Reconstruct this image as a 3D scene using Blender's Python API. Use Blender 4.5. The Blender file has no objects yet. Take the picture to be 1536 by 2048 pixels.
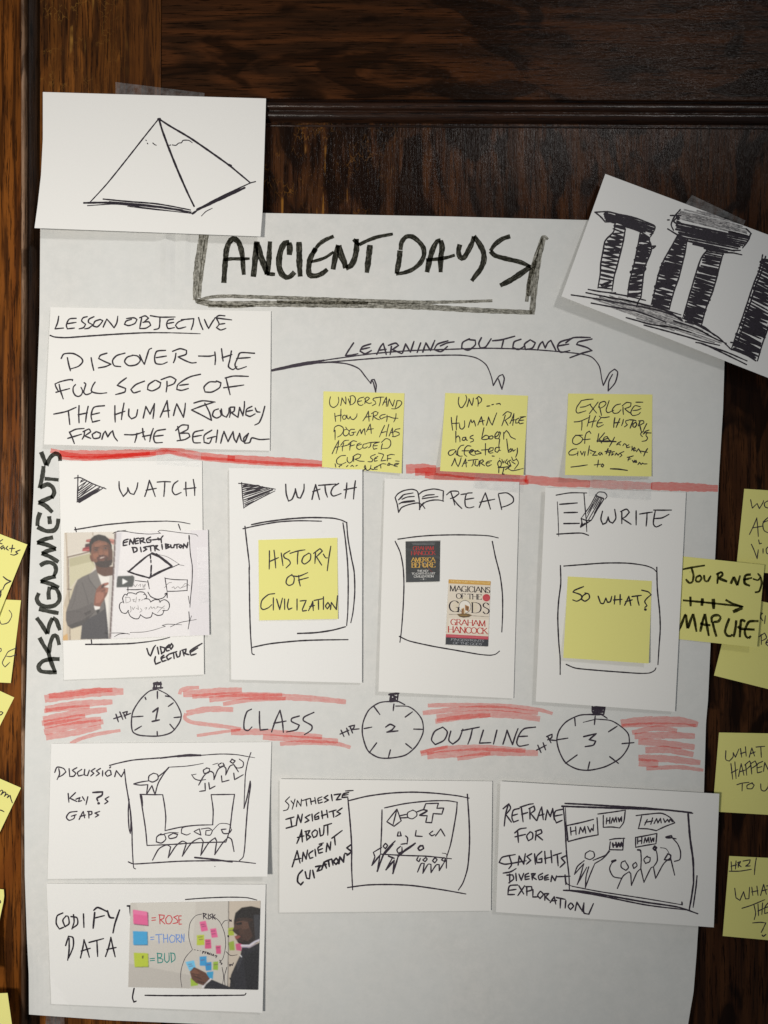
import bpy, bmesh, math, random
import numpy as np
from mathutils import Vector

random.seed(7)
RS = np.random.RandomState(5)
sc = bpy.context.scene
C = sc.collection

# ---------------------------------------------------------------- camera, lights, exposure
S = 0.00046                 # metres on the wall per photo pixel (1536 x 2048)
FPX = 1538.0                # focal length in those pixels
D = FPX * S                 # camera distance from the wall
cam_d = bpy.data.cameras.new('camera')
cam = bpy.data.objects.new('camera', cam_d)
C.objects.link(cam)
cam.location = (0, -D, 0)
cam.rotation_euler = (math.radians(90), 0, 0)
cam_d.sensor_fit = 'VERTICAL'
cam_d.sensor_height = 24.0
cam_d.sensor_width = 18.0
cam_d.lens = 24.0 * FPX / 2048.0
cam_d.clip_start = 0.01
cam_d.clip_end = 50
sc.camera = cam

wd = bpy.data.worlds.new('World')
sc.world = wd
wd.use_nodes = True
wd.node_tree.nodes['Background'].inputs[0].default_value = (0.80, 0.90, 1.0, 1)
wd.node_tree.nodes['Background'].inputs[1].default_value = 0.12


def lamp(name, kind, loc, aim, power, color, **kw):
    ld = bpy.data.lights.new(name, kind)
    ld.energy = power
    ld.color = color
    for k, v in kw.items():
        setattr(ld, k, v)
    o = bpy.data.objects.new(name, ld)
    C.objects.link(o)
    o.location = loc
    o.rotation_euler = (Vector(aim) - Vector(loc)).to_track_quat('-Z', 'Y').to_euler()
    return o


lamp('ceiling_spot', 'SPOT', (1.06, -1.95, 1.40), (-0.52, 0, 0.10), 80, (1.0, 0.97, 0.94),
     spot_size=math.radians(44), spot_blend=1.0, shadow_soft_size=0.16)
lamp('desk_lamp', 'SPOT', (-0.45, -1.08, -0.04), (-0.31, 0, -0.08), 42, (1.0, 0.95, 0.87),
     spot_size=math.radians(84), spot_blend=1.0, shadow_soft_size=0.07)

sc.view_settings.view_transform = 'Standard'
sc.view_settings.look = 'None'
sc.view_settings.exposure = 0
sc.view_settings.gamma = 1
sc.view_settings.use_curve_mapping = False
sc.cycles.transparent_max_bounces = 32


# ---------------------------------------------------------------- materials
def lin(c):
    out = []
    for v in c[:3]:
        v = v / 255.0
        out.append(v / 12.92 if v <= 0.04045 else ((v + 0.055) / 1.055) ** 2.4)
    return out


def new_mat(name):
    m = bpy.data.materials.new(name)
    m.use_nodes = True
    nt = m.node_tree
    b = nt.nodes['Principled BSDF']
    return m, nt, b


def nd(nt, t, **kw):
    n = nt.nodes.new(t)
    for k, v in kw.items():
        setattr(n, k, v)
    return n


def noise(nt, vec, scale, detail=4, rough=0.55, dist=0.0):
    n = nd(nt, 'ShaderNodeTexNoise')
    n.inputs['Scale'].default_value = scale
    n.inputs['Detail'].default_value = detail
    n.inputs['Roughness'].default_value = rough
    n.inputs['Distortion'].default_value = dist
    if vec is not None:
        nt.links.new(vec, n.inputs['Vector'])
    return n.outputs['Fac']


def mapping(nt, vec, scale=(1, 1, 1), loc=(0, 0, 0)):
    n = nd(nt, 'ShaderNodeMapping')
    n.inputs['Scale'].default_value = scale
    n.inputs['Location'].default_value = loc
    nt.links.new(vec, n.inputs['Vector'])
    return n.outputs[0]


def ramp(nt, fac, stops, interp='LINEAR'):
    n = nd(nt, 'ShaderNodeValToRGB')
    cr = n.color_ramp
    cr.interpolation = interp
    while len(cr.elements) < len(stops):
        cr.elements.new(0.5)
    for e, (p, c) in zip(cr.elements, stops):
        e.position = p
        e.color = (c, c, c, 1) if isinstance(c, (int, float)) else (*c, 1)
    nt.links.new(fac, n.inputs[0])
    return n.outputs[0]


def mix(nt, fac, a, b, mode='MIX'):
    n = nd(nt, 'ShaderNodeMix', data_type='RGBA', blend_type=mode)
    for sock, v in ((n.inputs[0], fac), (n.inputs[6], a), (n.inputs[7], b)):
        if isinstance(v, (int, float)):
            sock.default_value = v
        elif isinstance(v, (tuple, list)):
            sock.default_value = (*v[:3], 1)
        else:
            nt.links.new(v, sock)
    return n.outputs[2]


def math_(nt, op, a, b=0.0, clamp=False):
    n = nd(nt, 'ShaderNodeMath', operation=op, use_clamp=clamp)
    for sock, v in ((n.inputs[0], a), (n.inputs[1], b)):
        if isinstance(v, (int, float)):
            sock.default_value = v
        else:
            nt.links.new(v, sock)
    return n.outputs[0]


def bump(nt, b, h, strength, dist):
    n = nd(nt, 'ShaderNodeBump')
    n.inputs['Strength'].default_value = strength
    n.inputs['Distance'].default_value = dist
    nt.links.new(h, n.inputs['Height'])
    nt.links.new(n.outputs[0], b.inputs['Normal'])


def geo_pos(nt):
    return nd(nt, 'ShaderNodeNewGeometry').outputs['Position']


def paper_mat(name, col, var=0.04, mottle=0.0, seed=0.0, rough=0.75):
    m, nt, b = new_mat(name)
    p = mapping(nt, geo_pos(nt), loc=(seed, seed * 0.7, seed * 1.3))
    f = noise(nt, p, 900, 5, 0.7)
    dark = tuple(c * (1 - var * 2) for c in col)
    c1 = mix(nt, f, dark, tuple(min(1, c * (1 + var)) for c in col))
    if mottle:
        g = ramp(nt, noise(nt, p, 75, 8, 0.8), [(0.32, 0.0), (0.68, 1.0)])
        c1 = mix(nt, math_(nt, 'MULTIPLY', g, mottle), c1, tuple(c * k for c, k in zip(col, (0.82, 0.84, 0.845))))
        g2 = ramp(nt, noise(nt, p, 9, 4, 0.6), [(0.35, 0.0), (0.7, 1.0)])
        c1 = mix(nt, math_(nt, 'MULTIPLY', g2, mottle * 0.7), c1, tuple(c * k for c, k in zip(col, (0.92, 0.955, 0.98))))
    # a few specks and smudges
    sp = ramp(nt, noise(nt, p, 130, 2, 0.5), [(0.74, 0.0), (0.80, 1.0)])
    c1 = mix(nt, math_(nt, 'MULTIPLY', sp, 0.10), c1, tuple(c * 0.75 for c in col))
    nt.links.new(c1, b.inputs['Base Color'])
    b.inputs['Roughness'].default_value = rough
    b.inputs['Specular IOR Level'].default_value = 0.25
    h = noise(nt, p, 420, 4, 0.7)
    h2 = noise(nt, p, 40, 3, 0.6)
    bump(nt, b, math_(nt, 'ADD', math_(nt, 'MULTIPLY', h, 0.3), h2), 0.10, 0.0004)
    return m


def ink_mat(name, col, col2):
    m, nt, b = new_mat(name)
    f = noise(nt, geo_pos(nt), 700, 3, 0.6)
    f = ramp(nt, f, [(0.35, 0.0), (0.7, 1.0)])
    nt.links.new(mix(nt, f, col, col2), b.inputs['Base Color'])
    b.inputs['Roughness'].default_value = 0.6
    b.inputs['Specular IOR Level'].default_value = 0.3
    return m


def see_through_mat(name, tint, tint2, streak=1.0, cover=None, scale=(0.02, 0.15), lo=0.35, hi=0.65):
    """marker ink that lets the paper show through; streaks follow the stroke (UV)"""
    m, nt, b = new_mat(name)
    uv = nd(nt, 'ShaderNodeUVMap').outputs[0]
    f1 = noise(nt, mapping(nt, uv, scale=(scale[0], scale[1], 1)), 3.0, 5, 0.65)
    f2 = noise(nt, geo_pos(nt), 420, 4, 0.7)
    f = math_(nt, 'ADD', math_(nt, 'MULTIPLY', f1, 0.62), math_(nt, 'MULTIPLY', f2, 0.38))
    f = ramp(nt, f, [(lo, 0.0), (hi, 1.0)])
    tr = nd(nt, 'ShaderNodeBsdfTransparent')
    # light crosses the ink twice, in and out, so the film carries the square root of the tint
    nt.links.new(mix(nt, f, tuple(t ** 0.5 for t in tint), tuple(t ** 0.5 for t in tint2)), tr.inputs[0])
    nt.links.new(tr.outputs[0], nt.nodes['Material Output'].inputs[0])
    nt.nodes.remove(b)
    return m


def tape_mat():
    m, nt, b = new_mat('tape_film')
    b.inputs['Base Color'].default_value = (0.55, 0.58, 0.60, 1)
    b.inputs['Roughness'].default_value = 0.28
    f = noise(nt, geo_pos(nt), 160, 4, 0.65)
    bump(nt, b, noise(nt, mapping(nt, geo_pos(nt), scale=(0.3, 1, 1)), 300, 3, 0.6), 0.3, 0.0005)
    nt.links.new(ramp(nt, f, [(0.35, 0.03), (0.7, 0.11)]), b.inputs['Alpha'])
    return m


def wood_mat(name, light, mid, dark, axis='z', seed=0.0, figure=0.5, crack=None, rough=(0.28, 0.45),
             streak=0.6, bumpk=0.22, spec=0.16, fade=None):
    m, nt, b = new_mat(name)
    p = geo_pos(nt)
    k = 0.045
    def st(s, l=0.0):
        scl = (1, 1, s) if axis == 'z' else (s, 1, 1)
        return mapping(nt, p, scale=scl, loc=(seed + l, l * 0.3, seed * 1.7 + l))
    pores = noise(nt, st(k), 560, 4, 0.75)
    fib = noise(nt, st(0.05, 3.1), 170, 3, 0.6, 0.5)
    cath = noise(nt, st(0.13, 1.3), 11, 3, 0.5, 0.5)
    rings = math_(nt, 'SINE', math_(nt, 'MULTIPLY', math_(nt, 'ADD', cath, math_(nt, 'MULTIPLY', fib, 0.06)), 62.0))
    rings = math_(nt, 'ADD', math_(nt, 'MULTIPLY', rings, 0.5), 0.5)
    c = mix(nt, ramp(nt, rings, [(0.12, 0.0), (0.85, 1.0)]), mid, light)
    c = mix(nt, math_(nt, 'MULTIPLY', ramp(nt, fib, [(0.45, 0.0), (0.58, 1.0)]), streak), c, dark)
    po = ramp(nt, pores, [(0.535, 0.0), (0.60, 1.0)])
    c = mix(nt, math_(nt, 'MULTIPLY', po, 0.85), c, tuple(x * 0.35 for x in dark))
    fig = noise(nt, st(0.36, 7.7), 30, 3, 0.5, 1.1)
    c = mix(nt, math_(nt, 'MULTIPLY', ramp(nt, fig, [(0.51, 0.0), (0.58, 1.0)]), figure), c,
            tuple(x * 0.55 for x in dark))
    if crack:
        ccol, amount, cx, cz, r = crack
        v = nd(nt, 'ShaderNodeTexVoronoi', feature='DISTANCE_TO_EDGE')
        v.inputs['Scale'].default_value = 210
        wv = nd(nt, 'ShaderNodeVectorMath', operation='ADD')
        nt.links.new(mapping(nt, p, scale=(1.0, 1.0, 0.42)), wv.inputs[0])
        wn = nd(nt, 'ShaderNodeTexNoise')
        wn.inputs['Scale'].default_value = 160
        nt.links.new(p, wn.inputs['Vector'])
        ws = nd(nt, 'ShaderNodeVectorMath', operation='SCALE')
        ws.inputs['Scale'].default_value = 0.006
        nt.links.new(wn.outputs['Color'], ws.inputs[0])
        nt.links.new(ws.outputs[0], wv.inputs[1])
        nt.links.new(wv.outputs[0], v.inputs['Vector'])
        line = ramp(nt, v.outputs['Distance'], [(0.0, 1.0), (0.055, 0.0)])
        msk = ramp(nt, noise(nt, mapping(nt, p, loc=(4, 2, 9)), 42, 3, 0.6), [(0.50, 0.0), (0.62, 1.0)])
        dv = nd(nt, 'ShaderNodeVectorMath', operation='DISTANCE')
        nt.links.new(p, dv.inputs[0])
        dv.inputs[1].default_value = (cx, 0, cz)
        near = ramp(nt, math_(nt, 'DIVIDE', dv.outputs['Value'], r), [(0.35, 1.0), (1.0, 0.0)])
        k1 = math_(nt, 'MULTIPLY', math_(nt, 'MULTIPLY', line, msk), math_(nt, 'MULTIPLY', near, amount * 0.55), True)
        # vertical scuffs through the varnish
        sl = ramp(nt, noise(nt, st(0.06, 5.5), 170, 2, 0.5), [(0.615, 0.0), (0.66, 1.0)])
        sm = ramp(nt, noise(nt, st(0.5, 2.2), 60, 2, 0.5), [(0.52, 0.0), (0.6, 1.0)])
        k2 = math_(nt, 'MULTIPLY', math_(nt, 'MULTIPLY', sl, sm), math_(nt, 'MULTIPLY', near, amount), True)
        c = mix(nt, math_(nt, 'MAXIMUM', k1, k2), c, ccol)
    if fade:                                    # colour blends to the dark tone towards one edge of the board
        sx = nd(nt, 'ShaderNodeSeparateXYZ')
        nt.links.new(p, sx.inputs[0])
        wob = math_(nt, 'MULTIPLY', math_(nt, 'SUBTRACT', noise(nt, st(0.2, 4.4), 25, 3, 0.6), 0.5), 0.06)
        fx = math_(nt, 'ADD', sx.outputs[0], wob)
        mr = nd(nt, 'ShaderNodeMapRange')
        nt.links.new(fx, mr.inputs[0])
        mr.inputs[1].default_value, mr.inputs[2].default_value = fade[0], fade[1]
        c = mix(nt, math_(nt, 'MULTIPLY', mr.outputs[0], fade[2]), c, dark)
    nt.links.new(c, b.inputs['Base Color'])
    rr = noise(nt, st(0.3, 2.0), 60, 4, 0.6)
    nt.links.new(ramp(nt, rr, [(0.3, rough[0]), (0.7, rough[1])]), b.inputs['Roughness'])
    b.inputs['Specular IOR Level'].default_value = spec
    h = math_(nt, 'ADD', math_(nt, 'MULTIPLY', pores, -0.6), math_(nt, 'MULTIPLY', noise(nt, st(0.35, 8.0), 70, 4, 0.6), 0.8))
    bump(nt, b, h, bumpk, 0.0012)
    return m


M = {}
M['card'] = paper_mat('card_paper', (0.795, 0.787, 0.765), 0.025, 0.0, 1.0)
M['card_warm'] = paper_mat('card_paper_warm', (0.79, 0.78, 0.755), 0.025, 0.0, 5.0)
M['card_cool'] = paper_mat('card_paper_cool', (0.79, 0.785, 0.77), 0.03, 0.0, 7.0)
M['chart'] = paper_mat('chart_paper', (0.715, 0.705, 0.68), 0.04, 0.85, 2.0, 0.8)
M['sticky'] = paper_mat('sticky_paper', (0.77, 0.735, 0.25), 0.03, 0.0, 3.0)
M['ink'] = ink_mat('pen_ink', (0.012, 0.009, 0.014), (0.030, 0.022, 0.034))
M['pen'] = ink_mat('thin_pen_ink', (0.022, 0.015, 0.026), (0.052, 0.040, 0.058))
M['grey'] = ink_mat('pencil_ink', (0.16, 0.15, 0.15), (0.26, 0.25, 0.25))
M['marker'] = see_through_mat('dry_marker_ink', (0.03, 0.03, 0.024), (0.26, 0.25, 0.21), lo=0.48, hi=0.66)
M['marker_dry'] = see_through_mat('faded_marker_ink', (0.11, 0.105, 0.088), (0.66, 0.64, 0.58), lo=0.40, hi=0.60)
M['marker_side'] = see_through_mat('wet_marker_ink', (0.045, 0.047, 0.042), (0.17, 0.172, 0.155), lo=0.40, hi=0.66)
M['scribble'] = see_through_mat('scribbled_ink', (0.02, 0.018, 0.022), (0.11, 0.105, 0.11), lo=0.50, hi=0.66)
M['shade'] = see_through_mat('shaded_ink', (0.10, 0.10, 0.11), (0.72, 0.70, 0.70), lo=0.38, hi=0.58)
M['red'] = see_through_mat('red_highlighter', (0.95, 0.31, 0.29), (0.98, 0.46, 0.43), lo=0.40, hi=0.62)
M['pink'] = see_through_mat('pale_red_highlighter', (0.97, 0.42, 0.41), (0.99, 0.66, 0.63), lo=0.36, hi=0.62)
M['tape'] = tape_mat()
M['rose'] = ink_mat('rose_ink', lin((190, 50, 62)), lin((205, 75, 85)))
M['thorn'] = ink_mat('thorn_ink', lin((105, 140, 205)), lin((140, 165, 215)))
M['bud'] = ink_mat('bud_ink', lin((30, 130, 122)), lin((60, 150, 140)))
M['cover_red'] = ink_mat('cover_red', lin((190, 62, 58)), lin((170, 50, 50)))
M['cover_gold'] = ink_mat('cover_gold', lin((226, 184, 92)), lin((200, 150, 62)))
M['cover_white'] = ink_mat('cover_white', lin((225, 224, 220)), lin((200, 200, 198)))
M['cover_pale'] = ink_mat('cover_pale', lin((240, 215, 150)), lin((232, 200, 130)))
M['cover_grey'] = ink_mat('cover_grey', lin((178, 180, 184)), lin((150, 152, 158)))
M['white'] = ink_mat('printed_white', (0.85, 0.85, 0.85), (0.80, 0.80, 0.80))


# ---------------------------------------------------------------- geometry helpers
def P(px, py, d):
    """point d metres in front of the wall plane (towards the camera) that stands at photo position px, py"""
    k = S * (D - d) / D
    return ((px - 768.0) * k, -d, (1024.0 - py) * k)


def link_mesh(name, verts, faces, mat, parent=None, origin=None, uvs=None, smooth=False):
    if parent is not None:
        origin = tuple(parent['_o']) if '_o' in parent else (0, 0, 0)
    if origin is None:
        a = np.array(verts)
        origin = tuple((a.min(0) + a.max(0)) / 2)
    me = bpy.data.meshes.new(name)
    me.from_pydata([(v[0] - origin[0], v[1] - origin[1], v[2] - origin[2]) for v in verts], [], faces)
    if uvs is not None:
        ul = me.uv_layers.new(name='UVMap')
        idx = np.zeros(len(me.loops), dtype=np.int32)
        me.loops.foreach_get('vertex_index', idx)
        ul.data.foreach_set('uv', np.array(uvs, dtype=np.float32)[idx].ravel())
    if mat is not None:
        me.materials.append(mat)
    if smooth:
        me.polygons.foreach_set('use_smooth', [True] * len(me.polygons))
    me.update()
    o = bpy.data.objects.new(name, me)
    C.objects.link(o)
    if parent is not None:
        o.parent = parent
    else:
        o.location = origin
        ORIGINS[o.name] = origin
    return o


ORIGINS = {}


def tag(o, label, cat, group=None):
    o['label'] = label
    o['category'] = cat
    if group:
        o['group'] = group
    return o


def resample_line(pts, n):
    pts = np.array(pts, float)
    seg = np.hypot(*(pts[1:] - pts[:-1]).T)
    t = np.concatenate([[0], np.cumsum(seg)])
    q = np.linspace(0, t[-1], n)
    return np.stack([np.interp(q, t, pts[:, 0]), np.interp(q, t, pts[:, 1])], 1)


class Sheet:
    """a thin sheet of paper; its outline is given in photo pixels on the wall, its lift off the host in mm"""

    def __init__(self, name, corners, mat, host=None, off=0.6, lift=(0, 0, 0, 0), fn=None, left=None, right=None,
                 top=None, bottom=None, thick=0.18, label=None, cat=None, group=None, step=12.0, ease=1.5,
                 grid=None, flat=0.0, warp=0.0):
        self.c = np.array(corners, float)
        self.host, self.off, self.lift, self.fn, self.ease = host, off, lift, fn, ease
        self.flat, self.warp, self.ph = flat, warp, RS.rand(3) * 6.3
        TL, TR, BR, BL = self.c
        w = max(np.hypot(*(TR - TL)), np.hypot(*(BR - BL)))
        h = max(np.hypot(*(BL - TL)), np.hypot(*(BR - TR)))
        nu, nv = grid or (max(4, int(w / step)), max(4, int(h / step)))
        T = resample_line(top or [TL, TR], nu + 1)
        B = resample_line(bottom or [BL, BR], nu + 1)
        L = resample_line(left or [TL, BL], nv + 1)
        R = resample_line(right or [TR, BR], nv + 1)
        u = np.linspace(0, 1, nu + 1)[None, :, None]
        v = np.linspace(0, 1, nv + 1)[:, None, None]
        g = ((1 - v) * T[None] + v * B[None] + (1 - u) * L[:, None] + u * R[:, None]
             - ((1 - u) * (1 - v) * TL + u * (1 - v) * TR + u * v * BR + (1 - u) * v * BL))
        self.g = g
        px, py = g[..., 0].ravel(), g[..., 1].ravel()
        dd = self.d(px, py)
        front = [P(a, b, c) for a, b, c in zip(px, py, dd)]
        n = len(front)
        th = thick / 1000.0
        verts = front + [(x, y + th, z) for x, y, z in front]
        W = nu + 1
        faces = []
        for j in range(nv):
            for i in range(nu):
                a = j * W + i
                faces.append((a, a + W, a + W + 1, a + 1))
                faces.append((n + a, n + a + 1, n + a + W + 1, n + a + W))
        for i in range(nu):
            faces.append((i, i + 1, n + i + 1, n + i))
            a = nv * W + i
            faces.append((a + 1, a, n + a, n + a + 1))
        for j in range(nv):
            a = j * W
            faces.append((a + W, a, n + a, n + a + W))
            b = a + nu
            faces.append((b, b + W, n + b + W, n + b))
        self.o = link_mesh(name, verts, faces, mat)
        self.front_n = n
        self.nu, self.nv = nu, nv
        self.k = 0
        if label:
            tag(self.o, label, cat, group)

    def uv(self, px, py):
        TL, TR, BR, BL = self.c
        px, py = np.asarray(px, float), np.asarray(py, float)
        u = np.full(px.shape, 0.5)
        v = np.full(px.shape, 0.5)
        e, f, g = TR - TL, BL - TL, TL - TR + BR - BL
        for _ in range(6):
            rx = TL[0] + u * e[0] + v * f[0] + u * v * g[0] - px
            ry = TL[1] + u * e[1] + v * f[1] + u * v * g[1] - py
            a, b = e[0] + v * g[0], f[0] + u * g[0]
            c, d = e[1] + v * g[1], f[1] + u * g[1]
            det = a * d - b * c
            u = u - (d * rx - b * ry) / det
            v = v - (-c * rx + a * ry) / det
        return np.clip(u, -0.15, 1.15), np.clip(v, -0.15, 1.15)

    def d(self, px, py):
        """metres in front of the wall plane"""
        px, py = np.asarray(px, float), np.asarray(py, float)
        base = self.host.d(px, py) if self.host else np.zeros(px.shape)
        u, v = self.uv(px, py)
        a, b, c, e = self.lift
        vv = np.clip((v - self.flat) / (1 - self.flat), 0, 2) ** self.ease
        l = (1 - u) * (1 - vv) * a + u * (1 - vv) * b + u * vv * c + (1 - u) * vv * e
        if self.fn is not None:
            l = l + self.fn(px, py, u, v)
        if self.warp:
            l = l + self.warp * (0.5 + 0.5 * np.sin(u * 5.2 + self.ph[0]) * np.sin(v * 4.1 + self.ph[1])) * np.clip(v * 3, 0, 1)
        return base + (self.off + l) / 1000.0


# ---------------------------------------------------------------- pen strokes
def catmull(pts, step):
    pts = [np.array(p, float) for p in pts]
    if len(pts) == 2:
        n = max(2, int(np.hypot(*(pts[1] - pts[0])) / step) + 1)
        return [pts[0] + (pts[1] - pts[0]) * t for t in np.linspace(0, 1, n)]
    q = [2 * pts[0] - pts[1]] + pts + [2 * pts[-1] - pts[-2]]
    out = []
    for i in range(1, len(q) - 2):
        p0, p1, p2, p3 = q[i - 1:i + 3]
        n = max(2, int(np.hypot(*(p2 - p1)) / step) + 1)
        for t in np.linspace(0, 1, n, endpoint=False):
            # cardinal spline, a little tight
            m1, m2 = 0.42 * (p2 - p0), 0.42 * (p3 - p1)
            l = np.hypot(*(p2 - p1))
            for mm in (m1, m2):
                ml = np.hypot(*mm)
                if ml > l:
                    mm *= l / ml
            t2, t3 = t * t, t * t * t
            out.append((2 * t3 - 3 * t2 + 1) * p1 + (t3 - 2 * t2 + t) * m1 + (-2 * t3 + 3 * t2) * p2 + (t3 - t2) * m2)
    out.append(q[-2])
    return out


def split_sharp(pts, lim=78):
    parts, cur = [], [pts[0]]
    for i in range(1, len(pts) - 1):
        cur.append(pts[i])
        a = np.array(pts[i]) - np.array(pts[i - 1])
        b = np.array(pts[i + 1]) - np.array(pts[i])
        ang = abs(math.degrees(math.atan2(a[0] * b[1] - a[1] * b[0], a @ b)))
        if ang > lim:
            parts.append(cur)
            cur = [pts[i]]
    cur.append(pts[-1])
    parts.append(cur)
    return parts


class Ink:
    """collects strokes drawn on one sheet and links them as ONE flat mesh lying on it"""

    def __init__(self, sheet, h0=0.05):
        self.s, self.v, self.f, self.uv = sheet, [], [], []
        self.h0 = h0

    def ribbon(self, pts, w, taper=(0.9, 0.75), flat=False, calli=None):
        pts = [np.array(p, float) for p in pts]
        keep = [pts[0]]
        for p in pts[1:]:
            if np.hypot(*(p - keep[-1])) > 0.05:
                keep.append(p)
        pts = keep
        if len(pts) < 2:
            pts = [pts[0] - np.array([0.3 * w, 0]), pts[0] + np.array([0.3 * w, 0])]
        n = len(pts)
        seg = np.array([0] + [np.hypot(*(pts[i] - pts[i - 1])) for i in range(1, n)])
        L = np.cumsum(seg)
        tot = L[-1]
        nz = RS.rand(6)
        ph = RS.rand() * 6
        ws = []
        for i in range(n):
            t = L[i] / tot
            k = taper[0] + (1 - taper[0]) * min(1, t * 4) if t < 0.25 else 1.0
            k *= 1 - (1 - taper[1]) * max(0, (t - 0.65) / 0.35)
            k *= 1 + 0.07 * math.sin(L[i] * 0.21 + ph) + 0.05 * math.sin(L[i] * 0.57 + 2 * ph)
            ws.append(w * k)
        tang = []
        for i in range(n):
            d = pts[min(n - 1, i + 1)] - pts[max(0, i - 1)]
            tang.append(d / (np.hypot(*d) + 1e-9))
        if calli:
            ws = [w * (calli + (1 - calli) * abs(t[1])) for t in tang]
        # rounded or square ends
        caps = ((0.0, 1.0),) if flat else ((0.42, 0.40), (0.26, 0.80))
        P0 = [(pts[0] - tang[0] * ws[0] * a, tang[0], ws[0] * b) for a, b in caps] if not flat else []
        P1 = [(pts[-1] + tang[-1] * ws[-1] * a, tang[-1], ws[-1] * b) for a, b in reversed(caps)] if not flat else []
        allp = P0 + list(zip(pts, tang, ws)) + P1
        self.s.k += 1
        base = self.h0 + (self.s.k % 14) * 0.006
        xs, ys, hs = [], [], []
        m = len(allp)
        acc = 0.0
        off = RS.rand() * 400
        prev = None
        v0 = len(self.v)
        for i, (p, t, ww) in enumerate(allp):
            if prev is not None:
                acc += np.hypot(*(p - prev))
            prev = p
            nrm = np.array([-t[1], t[0]])
            for sgn in (-1, 1):
                q = p + nrm * ww * 0.5 * sgn
                xs.append(q[0]); ys.append(q[1]); hs.append(base + 0.004 * i / m)
                self.uv.append((acc + off, sgn * ww * 0.5 + off))
        dd = self.s.d(np.array(xs), np.array(ys)) + np.array(hs) / 1000.0
        self.v += [P(a, b, c) for a, b, c in zip(xs, ys, dd)]
        for i in range(m - 1):
            a = v0 + 2 * i
            self.f.append((a, a + 2, a + 3, a + 1))

    def stroke(self, pts, w, step=None, **kw):
        step = step or max(1.2, w * 0.6)
        for part in split_sharp(pts):
            r = catmull(part, min(step, 6))
            self.ribbon(r, w, **kw)

    def draw(self, reg, text, w, **kw):
        x0, y0, f = reg
        for st in text.replace('\n', ' ').replace(';', '|').split('|'):
            tk = st.split()
            ww = w
            if not tk:
                continue
            if tk[0][0] == 'w':
                ww = float(tk[0][1:])
                tk = tk[1:]
            pts = [(x0 + float(a.split(',')[0]) * f, y0 + float(a.split(',')[1]) * f) for a in tk]
            self.stroke(pts, ww * f, **kw)
        return self

    def hatch(self, reg, lp, rp, n, w, jit=0.35, zig=True, seed=1):
        """rungs between two lines, as a pen fills a shape"""
        rs = np.random.RandomState(seed)
        x0, y0, f = reg
        L = resample_line(lp, n) * f + np.array([x0, y0])
        R = resample_line(rp, n) * f + np.array([x0, y0])
        for i in range(n):
            a, b = L[i], R[i]
            d = b - a
            j = rs.rand(4) - 0.5
            a2 = a + d * (0.03 + 0.12 * j[0]) + np.array([0, j[1] * jit * 14 * f])
            b2 = b - d * (0.03 + 0.12 * j[2]) + np.array([0, j[3] * jit * 14 * f])
            self.stroke([a2, b2], w * f * (0.75 + 0.8 * rs.rand()))
            if zig and i < n - 1 and rs.rand() < 0.7:
                self.stroke([b2, L[i + 1] + (R[i + 1] - L[i + 1]) * 0.12 * rs.rand()], w * f * (0.6 + 0.4 * rs.rand()))
        return self

    def hatchfill(self, reg, poly, ang, gap, w, seed=2):
        """parallel strokes clipped to an outline"""
        rs = np.random.RandomState(seed)
        x0, y0, f = reg
        pl = np.array(poly, float)
        ca, sa = math.cos(math.radians(ang)), math.sin(math.radians(ang))
        R = np.array([[ca, sa], [-sa, ca]])
        q = pl @ R.T
        y = q[:, 1].min() + gap * 0.4
        while y < q[:, 1].max():
            xs = []
            for i in range(len(q)):
                a, b = q[i], q[(i + 1) % len(q)]
                if (a[1] <= y) != (b[1] <= y):
                    xs.append(a[0] + (y - a[1]) / (b[1] - a[1]) * (b[0] - a[0]))
            xs.sort()
            for a, b in zip(xs[::2], xs[1::2]):
                if b - a < 3:
                    continue
                e = (rs.rand(2) - 0.5) * gap * 1.2
                pts = np.array([[a + e[0], y + (rs.rand() - 0.5) * gap * 0.5], [b + e[1], y + (rs.rand() - 0.5) * gap * 0.5]]) @ R
                self.stroke(pts * f + np.array([x0, y0]), w * f * (0.8 + 0.4 * rs.rand()))
            y += gap * (0.8 + 0.4 * rs.rand())
        return self

    def done(self, name, mat, label=None):
        par = self.s.o
        org = ORIGINS[par.name]
        me_o = link_mesh_child(name, self.v, self.f, mat, par, org, self.uv)
        if label:
            me_o['label'] = label
        return me_o


def link_mesh_child(name, verts, faces, mat, par, org, uvs=None):
    me = bpy.data.meshes.new(name)
    me.from_pydata([(v[0] - org[0], v[1] - org[1], v[2] - org[2]) for v in verts], [], faces)
    if uvs is not None:
        ul = me.uv_layers.new(name='UVMap')
        idx = np.zeros(len(me.loops), dtype=np.int32)
        me.loops.foreach_get('vertex_index', idx)
        ul.data.foreach_set('uv', np.array(uvs, dtype=np.float32)[idx].ravel())
    me.materials.append(mat)
    me.update()
    o = bpy.data.objects.new(name, me)
    C.objects.link(o)
    o.parent = par
    return o


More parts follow.
